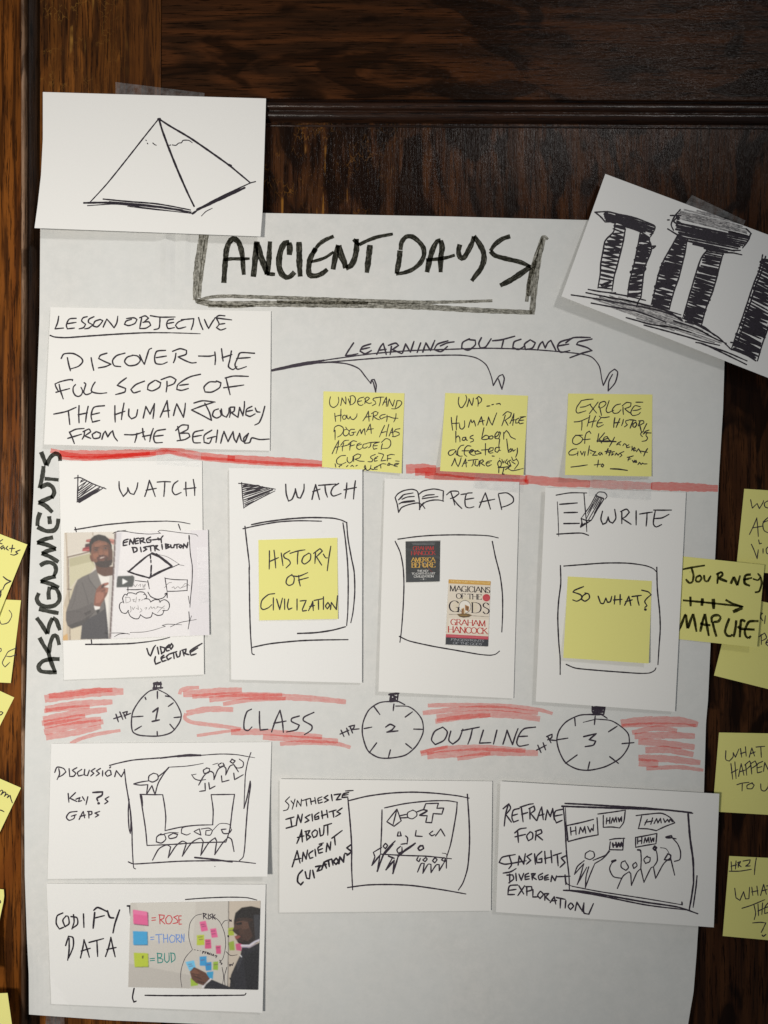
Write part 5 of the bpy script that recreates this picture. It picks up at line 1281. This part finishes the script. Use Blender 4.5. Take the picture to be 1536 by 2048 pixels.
q = [(88, 122), (1468, 95), (1482, 1105), (75, 1158)]
quad = [(128.3, 1065.4), (415.8, 1059.8), (418.8, 1270), (125.6, 1281)]
pr = Sheet('photo_print', quad, M['print_a'], c1, 0.4, (0.2, 0.3, 1.0, 0.4), label='printed video still of a man in a grey jacket beside a sketch board', cat='photo print', group=GP, grid=(280, 210), ease=1.2)
shapes = [
    ((206, 197, 184), [(60, 60), (600, 60), (560, 1200), (40, 1200)]),
    ((190, 176, 156), [(60, 60), (118, 60), (146, 1200), (40, 1200)]),
    ((214, 206, 194), [(60, 60), (104, 60), (112, 700), (60, 900)]),
    ((208, 200, 188), [(112, 60), (362, 60), (366, 300), (122, 356)]),
    ((214, 207, 196), [(366, 60), (600, 60), (600, 300), (366, 300)]),
    ((178, 172, 140), [(138, 368), (342, 318), (385, 450), (330, 520), (205, 575), (142, 662)]),
    ((196, 190, 160), [(138, 450), (342, 400), (385, 450), (330, 520), (205, 575), (142, 662)]),
    ((196, 186, 160), [(142, 680), (215, 575), (160, 720), (118, 860)]),
    ((205, 194, 172), [(142, 900), (250, 980), (250, 1150), (148, 1150)]),
    ((120, 102, 88), [(118, 356), (240, 328), (340, 300)], 13), ((226, 220, 210), [(120, 344), (340, 290)], 6),
    ((118, 102, 90), [(128, 360), (134, 660), (146, 1160)], 7), ((150, 132, 112), [(100, 120), (118, 350), (126, 660)], 5), ((140, 120, 100), [(362, 100), (364, 150)], 6),
    ((110, 94, 82), [(120, 664), (156, 668)], 10),
    ((206, 166, 110), [(78, 1112), (120, 1088), (126, 1158), (75, 1160)]), ((212, 196, 172), [(85, 800), (110, 870), (110, 1090), (78, 1110)]),
    ((150, 48, 46), [(300, 190), (362, 178), (345, 214), (296, 210)]), ((196, 120, 108), [(310, 196), (360, 188), (356, 196), (312, 204)]),
    ((138, 40, 46), [(266, 270), (335, 240), (330, 300), (260, 300)]), ((60, 34, 40), [(290, 230), (332, 222), (330, 256), (286, 262)]), ((196, 90, 88), [(268, 284), (330, 280), (330, 290), (266, 294)]),
    ((188, 120, 108), [(515, 168), (568, 188), (562, 240), (530, 215)]), ((205, 190, 178), [(470, 160), (560, 176), (560, 186), (480, 172)]), ((110, 70, 66), [(520, 205), (560, 214)], 8),
    # neck, shirt, jacket
    ((88, 54, 40), [(385, 425), (440, 452), (556, 445), (557, 535), (470, 545), (400, 505)]),
    ((224, 220, 214), [(405, 522), (440, 535), (480, 542), (556, 530), (540, 760), (516, 1140), (500, 1140), (488, 900), (470, 700), (430, 600)]),
    ((200, 196, 192), [(520, 540), (556, 532), (530, 900), (515, 1140), (508, 1100)]),
    ((104, 99, 97), [(395, 472), (350, 505), (318, 520), (260, 545), (215, 575), (185, 640), (160, 720), (128, 810), (106, 880), (103, 960), (118, 1010), (160, 1044), (258, 1010), (244, 1145), (516, 1142), (505, 1000), (486, 820), (470, 720), (440, 620), (412, 530)]),
    ((116, 111, 108), [(322, 520), (396, 478), (440, 600), (470, 720), (430, 700), (330, 590)]),
    ((78, 74, 74), [(322, 560), (420, 700), (470, 720), (436, 680)], 7), ((84, 80, 80), [(318, 522), (334, 590), (390, 650)], 6),
    ((68, 66, 70), [(292, 960), (400, 905), (482, 850), (508, 1142), (246, 1145), (258, 1008)]),
    ((58, 56, 62), [(470, 760), (486, 820), (505, 1000), (516, 1142), (486, 1142), (480, 950)]),
    ((92, 87, 86), [(106, 880), (240, 850), (360, 790), (392, 868), (262, 958), (160, 1002), (118, 1008), (103, 960)]),
    ((72, 68, 68), [(118, 1012), (258, 962), (392, 872), (256, 1012), (160, 1044)]),
    ((80, 76, 75), [(110, 884), (170, 872), (250, 880)], 6), ((82, 78, 77), [(260, 600), (300, 720), (320, 800)], 7), ((92, 87, 85), [(210, 620), (190, 760), (160, 850)], 8),
    ((50, 46, 46), [(285, 900), (340, 872)], 10), ((50, 46, 46), [(292, 912), (345, 886)], 7), ((40, 38, 40), [(395, 872), (424, 850), (428, 880), (405, 902)]), ((30, 28, 30), [(482, 1085), (498, 1085)], 16),
    # head
    ((116, 73, 55), [(338, 262), (345, 200), (380, 165), (440, 160), (500, 180), (530, 220), (551, 290), (553, 372), (542, 430), (500, 454), (440, 452), (395, 422), (372, 400), (350, 398), (333, 362), (336, 332), (345, 338)]),
    ((84, 50, 38), [(500, 212), (552, 285), (554, 405), (522, 446), (508, 380), (512, 300)]),
    ((138, 90, 70), [(378, 232), (440, 210), (462, 236), (385, 262)]), ((132, 84, 62), [(450, 215), (490, 222), (500, 240), (460, 246)]),
    ((142, 90, 67), [(362, 325), (408, 315), (420, 352), (385, 378), (366, 360)]), ((138, 88, 66), [(470, 300), (505, 300), (512, 335), (478, 338)]),
    ((46, 30, 26), [(372, 400), (392, 408), (412, 395), (480, 392), (520, 385), (552, 380), (545, 430), (502, 457), (432, 454), (390, 432)]),
    ((66, 42, 34), [(400, 360), (425, 344), (490, 338), (512, 365), (500, 392), (450, 398), (410, 392)]),
    ((104, 64, 48), [(420, 378), (455, 376), (480, 372), (470, 392), (430, 392)]),
    ((30, 20, 18), [(358, 274), (385, 260), (424, 264), (424, 272), (388, 270)]), ((30, 20, 18), [(450, 250), (482, 240), (506, 248), (504, 256), (480, 250)]),
    ((70, 44, 36), [(366, 284), (408, 274), (414, 296), (380, 304)]), ((128, 100, 88), [(376, 290), (402, 284), (404, 292), (382, 297)]), ((20, 14, 14), [(388, 284), (398, 282), (400, 295), (390, 297)]),
    ((70, 44, 36), [(460, 266), (498, 260), (504, 278), (470, 284)]), ((120, 94, 84), [(466, 272), (494, 266), (498, 274), (472, 279)]), ((20, 14, 14), [(478, 266), (488, 264), (491, 277), (480, 279)]),
    ((134, 84, 62), [(428, 285), (448, 280), (466, 316), (468, 330), (440, 338), (418, 330), (420, 312)]), ((56, 32, 26), [(418, 334), (440, 340), (466, 330), (462, 342), (440, 346), (424, 346)]),
    ((92, 46, 42), [(408, 368), (425, 352), (450, 344), (490, 344), (497, 356), (456, 378), (420, 384)]), ((196, 180, 170), [(428, 366), (442, 357), (478, 351), (472, 358), (452, 366), (434, 371)]),
    ((26, 20, 18), [(328, 250), (330, 215), (345, 178), (375, 150), (420, 137), (480, 150), (525, 188), (546, 245), (545, 290), (530, 250), (512, 222), (480, 206), (420, 194), (375, 212), (352, 240), (346, 300), (338, 330), (330, 290)]),
    ((104, 60, 44), [(332, 342), (345, 336), (362, 380), (366, 402), (350, 398), (338, 375)]),
    # hand
    ((228, 224, 220), [(373, 822), (436, 824), (426, 852), (384, 864)]),
    ((128, 80, 64), [(372, 812), (380, 740), (398, 662), (438, 622), (470, 605), (512, 597), (516, 616), (470, 642), (514, 650), (508, 690), (498, 720), (472, 762), (446, 800), (434, 832), (384, 826)]),
    ((156, 102, 84), [(396, 700), (440, 680), (470, 705), (468, 740), (430, 792), (388, 800)]), ((160, 106, 88), [(480, 650), (512, 656), (502, 690), (486, 700)]), ((160, 94, 78), [(455, 612), (512, 600), (514, 612), (466, 632)]),
    ((84, 46, 38), [(440, 690), (486, 668)], 6), ((84, 46, 38), [(432, 660), (470, 645)], 6), ((90, 50, 40), [(470, 740), (498, 700)], 5), ((30, 20, 22), [(442, 640), (468, 614), (478, 622), (452, 652)]),
    # divider and board
    ((224, 221, 222), [(585, 60), (1560, 60), (1560, 1200), (525, 1200)]), ((205, 202, 206), [(590, 120), (640, 120), (600, 560), (580, 560)]), ((216, 212, 216), [(1300, 100), (1480, 90), (1490, 1110), (1290, 1110)]),
    ((88, 70, 70), [(578, 90), (552, 640), (524, 1150)], 12), ((150, 138, 138), [(588, 90), (562, 640), (534, 1150)], 7),
    ((58, 62, 62), [(602, 538), (745, 532), (760, 545), (762, 570), (750, 630), (738, 644), (590, 648), (588, 630), (594, 560)]), ((238, 238, 238), [(647, 562), (697, 590), (647, 618)])]
print_on(pr, shapes, q, 1.25)
k = Ink(pr, 0.04)
k.draw(rH, '''w7 555,130 580,115 680,98; w7 600,105 680,110 770,125 900,135 1012,128; w6 1015,128 988,112 1010,98 1100,108 1200,122 1350,138 1372,157; w9 1285,145 1292,220 1300,330 1318,450 1315,600 1300,760 1295,838; w6 1280,730 1291,802; w15 1287,150 1289,190; w8 1285,880 1290,970 1278,1047; w6 1310,920 1283,1002; w6 540,1085 640,1085 717,1096; w6 570,1120 620,1095 702,1090; w5 720,1080 850,1075 950,1055 1060,1020; w6 1060,1020 1028,1012 1080,1000 1200,1005 1217,1006; w6 1108,1026 1200,985 1300,965 1357,955;
w19 705,497 800,415 880,350 922,324; w25 930,320 1000,350 1060,395 1122,442; w17 972,325 1040,380 1110,440; w18 705,496 780,522 905,556; w23 902,556 1000,502 1122,448; w9 1112,460 1192,424; w17 915,340 918,372; w15 920,385 921,412; w17 925,435 921,502; w17 922,512 915,552; w4 985,330 1080,355 1190,422; w4 1190,430 1240,438; w8 692,488 720,505;
w8 770,581 890,596; w9 890,580 906,662; w9 690,668 780,669 866,662; 700,645 700,687; 1055,553 1076,682; 1055,560 1150,572 1272,575; 1270,573 1268,680; 1075,685 1170,683 1270,676; w10 892,693 920,735 980,760 1040,746 1077,703; w10 1054,712 1076,698; w10 1076,698 1077,747;
690,725 700,702 740,700 782,714; 780,705 810,690 850,694 866,710 850,716; 865,710 881,740 860,762; 860,755 900,760 921,787; 915,787 960,765 1002,770 1011,792; 1000,787 1050,765 1090,790 1099,830 1080,866 1033,870; 1047,865 1030,906 985,916 933,890; 937,888 920,931 870,941 818,910; 822,908 800,946 760,946 720,920 699,868; 706,868 680,896 640,886 618,840 625,800 657,784; 660,797 649,750 670,714 692,720''', 9)
k.done('board_drawing', M['ink'])
k = Ink(pr, 0.04)
k.draw(rH, '''702,184 660,200 654,246 692,240; 656,219 697,208; 714,237 721,184; 721,184 750,232; 750,232 761,174; 802,174 770,185 770,229 802,222; 770,206 800,197; 815,179 821,227; 810,179 851,172 851,190 823,201; 823,201 867,219; 917,164 880,186 884,216 916,212 921,190 898,193;
745,264 756,314; 738,263 781,268 786,296 754,313; 820,261 828,307; 887,254 850,263 881,280 848,301; 888,256 947,244; 915,249 921,300; 955,254 961,297; 948,252 986,245 964,270; 964,270 1002,291; 1025,234 1031,282; 1060,229 1066,277; 1058,230 1092,235 1070,250; 1070,250 1102,258 1063,276; 1110,239 1115,266 1140,266 1146,234; 1146,240 1192,231; 1170,236 1171,272; 1206,237 1190,255 1205,269 1221,250 1206,237; 1230,272 1236,229; 1236,229 1266,267; 1266,267 1276,213''', 16)
k.draw((236, 1065, 150 / 1536), '700,152 780,142 862,126; 818,108 826,150 892,142; 922,68 884,120 890,214', 32)
k.done('board_lettering', M['ink'])
k = Ink(pr, 0.04)
k.draw(rH, '''755,620 770,642 792,614; 800,632 821,615 820,642; 842,618 845,642 867,615 860,642 845,650; 1050,652 1090,605 1122,600; 1120,652 1140,640 1150,662 1180,640 1202,656 1232,630; 1232,630 1250,610 1292,630; 1200,655 1240,640 1285,620;
680,738 680,797; 673,742 716,745 722,780 683,797; 740,767 762,760 750,780 772,786; 781,740 775,792; 800,767 817,760 805,782; 828,772 852,760; 725,828 730,870 718,887; 740,838 750,862 767,833; 780,847 801,860 796,820; 820,847 836,870 813,887; 860,847 882,840 870,862; 900,857 920,830 930,850 950,835 962,857; 970,847 992,835; 1052,823 1010,860 983,892; 978,830 1052,850''', 5)
k.done('board_lettering', M['grey'])

q = [(580, 180), (1412, 165), (1395, 735), (565, 718)]
quad = [(261, 1806), (521, 1801.6), (516, 1979.7), (256.6, 1974)]
pb = Sheet('photo_print', quad, M['print_b'], c8, 0.4, (0.2, 0.2, 0.8, 0.8), label='colour photo print of a man sorting small notes on a whiteboard', cat='photo print', group=GP, grid=(260, 180), ease=1.2)
PK, BL_, GN = (226, 100, 152), (66, 164, 216), (186, 202, 58)
shapes = [
    ((203, 198, 190), [(540, 140), (1450, 140), (1450, 760), (540, 760)]), ((192, 187, 180), [(540, 560), (960, 640), (960, 760), (540, 760)]), ((210, 206, 198), [(600, 140), (1000, 140), (980, 420), (700, 420)]),
    ((200, 188, 173), [(1209, 140), (1450, 140), (1450, 760), (1202, 760)]), ((96, 88, 84), [(1207, 140), (1205, 460), (1200, 740)], 5),
    ((120, 70, 96), [(598, 226), (694, 240), (696, 328), (602, 318)]), (PK, [(595, 222), (686, 235), (692, 322), (598, 312)]), ((232, 120, 166), [(600, 226), (684, 238), (686, 262), (600, 250)]),
    ((60, 110, 140), [(600, 366), (690, 364), (692, 450), (602, 450)]), (BL_, [(595, 359), (685, 362), (688, 445), (597, 447)]),
    ((120, 130, 60), [(606, 502), (694, 504), (697, 590), (610, 592)]), (GN, [(600, 497), (690, 500), (693, 585), (605, 588)]), ((60, 60, 40), [(652, 520), (664, 514), (660, 536), (655, 536)]),
    (PK, [(1020, 300), (1060, 292), (1076, 355), (1032, 363)]), (PK, [(1088, 345), (1126, 340), (1138, 398), (1098, 402)]), ((214, 84, 134), [(1055, 412), (1093, 410), (1097, 470), (1055, 472)]), ((214, 84, 134), [(1123, 452), (1157, 450), (1157, 503), (1127, 505)]),
    (GN, [(1003, 385), (1050, 382), (1052, 448), (1003, 450)]), ((150, 186, 56), [(1108, 555), (1140, 552), (1138, 608), (1106, 605)]), ((168, 184, 54), [(1203, 340), (1236, 334), (1242, 386), (1205, 388)]), ((150, 172, 60), [(1207, 430), (1240, 420), (1246, 480), (1212, 482)]), ((206, 86, 132), [(1250, 440), (1292, 434), (1286, 485), (1255, 480)]),
    ((58, 156, 212), [(1020, 522), (1065, 518), (1067, 582), (1022, 580)]), ((50, 146, 204), [(1055, 560), (1097, 555), (1097, 610), (1060, 612)]), ((58, 160, 206), [(1065, 620), (1110, 615), (1105, 666), (1070, 660)]), ((112, 196, 236), [(930, 556), (985, 545), (1000, 605), (955, 612)]), ((160, 190, 60), [(962, 658), (1002, 668), (1012, 705), (964, 712)]),
]
for (x, y) in ((1042, 318), (1048, 330), (1106, 360), (1110, 378), (1072, 425), (1074, 442), (1138, 466), (1026, 398), (1030, 414), (1124, 574), (1040, 545), (1078, 575), (960, 572), (966, 584), (1222, 355)):
    shapes.append(((110, 60, 90), [(x - 12, y), (x + 12, y - 3)], 4))
shapes += [
    # sleeve, hand, body, head
    ((34, 34, 42), [(1048, 722), (1060, 700), (1098, 668), (1150, 690), (1212, 715), (1220, 640), (1256, 560), (1282, 508), (1292, 462), (1340, 466), (1415, 424), (1415, 760), (1048, 760)]),
    ((24, 24, 30), [(1300, 520), (1400, 470), (1400, 740), (1320, 740)]), ((52, 52, 60), [(1256, 562), (1284, 512), (1300, 520), (1262, 620)]), ((20, 20, 26), [(1215, 660), (1240, 700), (1216, 740)], 10), ((232, 232, 236), [(1280, 512), (1288, 522)], 6),
    ((226, 224, 232), [(1040, 718), (1058, 690), (1092, 664)], 9),
    ((98, 62, 48), [(958, 618), (985, 588), (1012, 600), (1060, 624), (1086, 664), (1046, 706), (1000, 692), (970, 665)]), ((120, 78, 60), [(965, 620), (990, 600), (1020, 625), (1000, 650)]), ((60, 36, 30), [(985, 645), (1030, 665)], 6), ((60, 36, 30), [(975, 630), (1015, 640)], 5), ((70, 44, 36), [(1010, 680), (1050, 690)], 10),
    ((56, 38, 31), [(1240, 292), (1250, 242), (1292, 208), (1350, 200), (1415, 214), (1415, 380), (1392, 430), (1335, 448), (1276, 432), (1252, 412), (1244, 392), (1262, 384), (1246, 372), (1231, 357), (1240, 332)]),
    ((40, 28, 24), [(1320, 300), (1380, 290), (1380, 430), (1335, 446), (1300, 430)]),
    ((24, 18, 17), [(1243, 272), (1250, 242), (1290, 208), (1350, 199), (1415, 214), (1415, 300), (1372, 320), (1360, 280), (1320, 272), (1262, 276), (1246, 300)]),
    ((92, 64, 52), [(1255, 300), (1288, 292), (1330, 300), (1340, 340), (1300, 350), (1262, 330)]), ((70, 48, 39), [(1300, 350), (1345, 340), (1360, 390), (1330, 425), (1290, 410)]), ((84, 58, 46), [(1250, 318), (1282, 312), (1300, 335), (1272, 345), (1240, 350)]), ((76, 52, 42), [(1270, 350), (1300, 345), (1310, 375), (1280, 385)]), ((18, 13, 13), [(1256, 308), (1290, 300), (1292, 316), (1262, 320)]), ((20, 14, 14), [(1246, 296), (1290, 288)], 7),
    ((146, 78, 72), [(1243, 392), (1268, 386), (1284, 392), (1272, 404), (1254, 412)]), ((30, 20, 18), [(1256, 420), (1330, 440), (1320, 452), (1270, 436)]),
    ((58, 58, 63), [(1366, 254), (1415, 252), (1415, 412), (1376, 420), (1370, 330)]), ((40, 40, 46), [(1400, 254), (1415, 252), (1415, 410), (1404, 410)]),
    ((214, 210, 224), [(1288, 450), (1340, 450), (1372, 428), (1415, 410)], 11), ((150, 140, 176), [(1292, 462), (1340, 462), (1380, 440)], 4)]
print_on(pb, shapes, q, 1.1)
k = Ink(pb, 0.04)
k.draw(rR, '''1035,250 995,262 960,310 952,390 965,450 975,476; 975,478 930,530 905,600 900,660 908,718; 1115,268 1150,300 1180,370 1188,450 1172,530 1150,562; 985,478 996,480; 1006,482 1014,483; 1024,485 1030,486; 1160,322 1180,295 1200,290; w13 1204,390 1205,395; 1190,490 1220,515 1262,511; 1196,590 1180,650 1185,708; 1165,590 1175,650 1168,702; w6 1045,244 1047,282; w6 1042,246 1066,250 1050,263 1072,282; w6 1077,249 1078,282; w6 1099,249 1084,258 1099,270 1081,283; w6 1105,249 1105,284; w6 1121,254 1106,268 1123,284;
w6 1040,503 1042,488 1052,491 1042,496; w6 1056,504 1058,492 1066,494; w6 1070,506 1072,495 1080,499 1072,502 1082,509; w6 1090,511 1084,505 1091,499; w6 1096,514 1098,503; w6 1103,516 1109,506 1114,520; w6 1128,516 1126,530; w6 1122,515 1134,519; w6 1150,545 1158,552 1150,556; w6 1156,562 1166,566 1158,575; w6 1212,284 1216,298 1222,286 1226,298; w6 1212,572 1216,584 1222,570 1230,580 1238,562''', 4)
k.done('board_lettering', M['pen'])
for mt, t in ((M['rose'], '715,275 740,273; 715,291 740,288; 765,254 768,314; 760,255 795,258 790,278 768,286; 770,286 800,314; 821,259 805,280 810,309 832,311 846,285 836,262 817,260; 882,259 855,270 876,285 881,305 850,311; 905,262 888,262 890,316; 890,315 907,314; 886,289 904,286'),
              (M['thorn'], '707,399 730,397; 707,414 730,411; 740,383 782,379; 760,382 762,437; 790,379 792,434; 788,409 817,405; 815,379 818,432; 842,384 828,405 838,432 859,425 863,395 839,383; 872,381 874,432; 868,383 894,384 890,402 872,409; 875,408 899,432; 903,432 905,379; 905,379 921,427; 921,427 922,377'),
              (M['bud'], '703,536 734,533; 705,549 734,546; 752,499 755,564; 748,501 780,505 775,525 755,531; 757,530 787,540 781,558 753,563; 797,501 798,545 812,561 826,545 825,499; 838,499 842,560; 834,499 860,505 863,540 840,559')):
    k = Ink(pb, 0.04)
    k.draw(rR, t, 6.5)
    k.done('board_lettering', mt)

# book covers
rK = (790, 1060, 210 / 1536)
q = [(155, 165), (662, 150), (650, 752), (160, 765)]
b1 = Sheet('book_cover', [(811, 1082.6), (880.5, 1080.5), (879, 1163), (812, 1164.6)], M['print_c'], c3, 0.4, (0.2, 0.2, 0.8, 0.6), label='small black printed book cover with red and gold title, AMERICA BEFORE', cat='book cover', group=GP, grid=(140, 166))
shapes = [((40, 43, 45), [(100, 100), (720, 100), (720, 800), (100, 800)]), ((52, 56, 58), [(100, 262), (200, 268), (330, 300), (480, 350), (700, 395), (700, 430), (480, 385), (330, 320), (200, 300), (100, 292)]), ((50, 54, 57), [(100, 640), (700, 655), (700, 800), (100, 800)]), ((150, 148, 146), [(140, 150), (680, 138), (680, 163), (140, 168)]),
          ((190, 150, 70), [(400, 490), (415, 478), (445, 480), (468, 505), (465, 535), (440, 548), (412, 545), (396, 520)]), ((60, 44, 30), [(420, 500), (445, 495), (455, 520), (430, 535)]), ((96, 104, 116), [(415, 478), (440, 470), (455, 485), (430, 498)]), ((150, 60, 58), [(480, 550), (548, 618)], 5),
          ((186, 186, 186), [(405, 708), (424, 706), (425, 724), (406, 725)]), ((140, 140, 140), [(366, 718), (390, 717)], 5), ((140, 140, 140), [(436, 716), (458, 715)], 5),
          ((120, 122, 124), [(248, 195), (585, 190)], 6), ((120, 122, 124), [(262, 212), (575, 208)], 6)]
print_on(b1, shapes, q, 0.7)
k = Ink(b1, 0.04)
print_text(k, rK, 'GRAHAM', 416, 266, 306, 54, -0.015, 0.17)
print_text(k, rK, 'HANCOCK', 414, 336, 356, 56, -0.015, 0.17)
k.done('author_lettering', M['cover_red'])
k = Ink(b1, 0.04)
print_text(k, rK, 'AMERICA', 413, 432, 346, 60, -0.015, 0.17)
print_text(k, rK, 'BEF', 322, 512, 160, 72, -0.015, 0.17)
print_text(k, rK, 'RE', 530, 509, 120, 72, -0.015, 0.17)
k.done('title_lettering', M['cover_gold'])
k = Ink(b1, 0.04)
print_text(k, rK, 'THE KEY', 408, 598, 168, 28, -0.015, 0.2, 0.5)
print_text(k, rK, "TO EARTH'S LOST", 416, 637, 344, 28, -0.015, 0.2, 0.5)
print_text(k, rK, 'CIVILIZATION', 420, 679, 288, 30, -0.015, 0.2, 0.5)
k.done('subtitle_lettering', M['cover_white'])

q = [(785, 722), (1400, 750), (1362, 1703), (740, 1675)]
b2 = Sheet('book_cover', [(897.3, 1158.7), (981.4, 1162.5), (976, 1293), (891, 1289)], M['print_d'], c3, 0.4, (0.2, 0.2, 0.7, 0.7), label='cream printed book cover with large dark title, MAGICIANS OF THE GODS', cat='book cover', group=GP, grid=(150, 230))
cx, cy = 1022, 1122
ring = [(cx + 86 * math.cos(a), cy + 92 * math.sin(a)) for a in np.linspace(0, 2 * math.pi, 40)]
shapes = [((222, 211, 194), [(700, 650), (1450, 650), (1450, 1750), (700, 1750)]), ((230, 222, 208), [(790, 1290), (1380, 1310), (1370, 1500), (780, 1480)]),
          ((203, 155, 66), [(700, 650), (1450, 680), (1450, 811), (700, 778)])]
for a in np.linspace(math.radians(150), math.radians(390), 26):
    shapes.append(((206, 192, 140), [(cx + 98 * math.cos(a), cy + 98 * math.sin(a)), (cx + 180 * math.cos(a), cy + 150 * math.sin(a))], 4))
shapes += [((232, 226, 216), ring), ((38, 32, 32), ring, 7),
           ((70, 56, 44), [(790, 1232), (905, 1236)], 5), ((70, 56, 44), [(1120, 1252), (1366, 1268)], 5),
           ((104, 80, 42), [(903, 1228), (960, 1222), (1015, 1216), (1075, 1224), (1128, 1244), (1085, 1272), (1000, 1282), (940, 1266)]), ((150, 118, 60), [(940, 1236), (1080, 1240), (1040, 1256), (960, 1250)]), ((66, 50, 30), [(950, 1268), (1080, 1270)], 8),
           ((142, 98, 52), [(970, 1152), (1010, 1134), (1014, 1222), (974, 1222)]), ((206, 170, 110), [(970, 1152), (1010, 1134), (1008, 1146), (974, 1162)]), ((170, 118, 62), [(1022, 1090), (1086, 1120), (1076, 1192), (1026, 1170)]), ((216, 196, 160), [(1008, 1165), (1030, 1170), (1028, 1224), (1008, 1222)]), ((112, 74, 38), [(1040, 1110), (1076, 1130), (1068, 1180), (1046, 1170)]),
           ((190, 50, 62), [(1336 + 56 * math.cos(a), 990 + 54 * math.sin(a)) for a in np.linspace(0, 6.28, 30)]), ((216, 110, 114), [(1300, 978), (1370, 980)], 4), ((216, 110, 114), [(1296, 996), (1374, 998)], 4), ((216, 110, 114), [(1308, 1014), (1364, 1016)], 4),
           ((190, 66, 82), [(700, 1518), (1450, 1558), (1450, 1606), (700, 1566)]), ((216, 120, 130), [(770, 1545), (1340, 1575)], 5), ((44, 47, 55), [(700, 1564), (1450, 1603), (1450, 1750), (700, 1750)])]
print_on(b2, shapes, q, 0.7)
sl = 0.046
k = Ink(b2, 0.04)
print_text(k, rK, 'THE NEW YORK TIMES BESTSELLER', 1100, 762, 580, 22, sl, 0.2, 0.5)
k.done('banner_lettering', M['cover_pale'])
k = Ink(b2, 0.04)
print_text(k, rK, 'MAGICIANS', 1096, 866, 590, 82, sl, 0.17, 0.3)
print_text(k, rK, 'OF THE', 1080, 972, 372, 76, sl, 0.17, 0.3)
print_text(k, rK, 'G', 868, 1116, 158, 160, sl, 0.13, 0.25)
print_text(k, rK, 'D', 1190, 1138, 150, 150, sl, 0.13, 0.25)
print_text(k, rK, 'S', 1330, 1146, 108, 158, sl, 0.13, 0.25)
k.done('title_lettering', M['ink'])
k = Ink(b2, 0.04)
print_text(k, rK, 'GRAHAM', 1070, 1356, 512, 84, sl, 0.18, 0.35)
print_text(k, rK, 'HANCOCK', 1066, 1466, 584, 88, sl, 0.18, 0.35)
k.done('author_lettering', M['cover_red'])
k = Ink(b2, 0.04)
print_text(k, rK, 'FINGERPRINTS', 1062, 1612, 486, 32, sl, 0.18, 0.5, 0.25)
print_text(k, rK, 'OF THE GODS', 1060, 1662, 424, 34, sl, 0.18, 0.5, 0.25)
k.done('banner_lettering', M['cover_grey'])

# ================================================================ clear tape
GT = 'strips of clear tape'


def tape(corners, label, host, off=0.3):
    return Sheet('clear_tape', corners, M['tape'], host, off, (0, 0, 0, 0), label=label, cat='tape', group=GT, thick=0.05, step=14)


pyr = [o for o in bpy.data.objects if o.get('label', '').startswith('white card with a pen drawing of a pyramid')][0]
tape([(231, 164), (409, 186), (408, 206), (231, 190)], 'strip of clear tape on the wood above the pyramid card', None, -1.2)
tape([(1384, 390), (1491, 441), (1479, 470), (1368, 412)], 'slanted strip of clear tape holding the standing stones card', None, -1.4)
tape([(394, 1095), (416, 1095), (419, 1208), (397, 1208)], 'strip of clear tape at the right side of the video lecture picture', c1, 1.7)
tape([(312, 903), (402, 905), (402, 934), (312, 930)], 'strip of clear tape over the red line above the first WATCH card', chart, 1.3)
tape([(950, 946), (1048, 954), (1044, 986), (946, 976)], 'strip of clear tape over the red line above the READ card', chart, 2.9)
tape([(1178, 950), (1302, 958), (1301, 1000), (1177, 992)], 'strip of clear tape over the red line above the WRITE card', chart, 5.8)
tape([(92, 2024), (128, 2026), (130, 2075), (90, 2075)], 'grey strip of tape below the bottom left edge of the chart', None, -1.2)
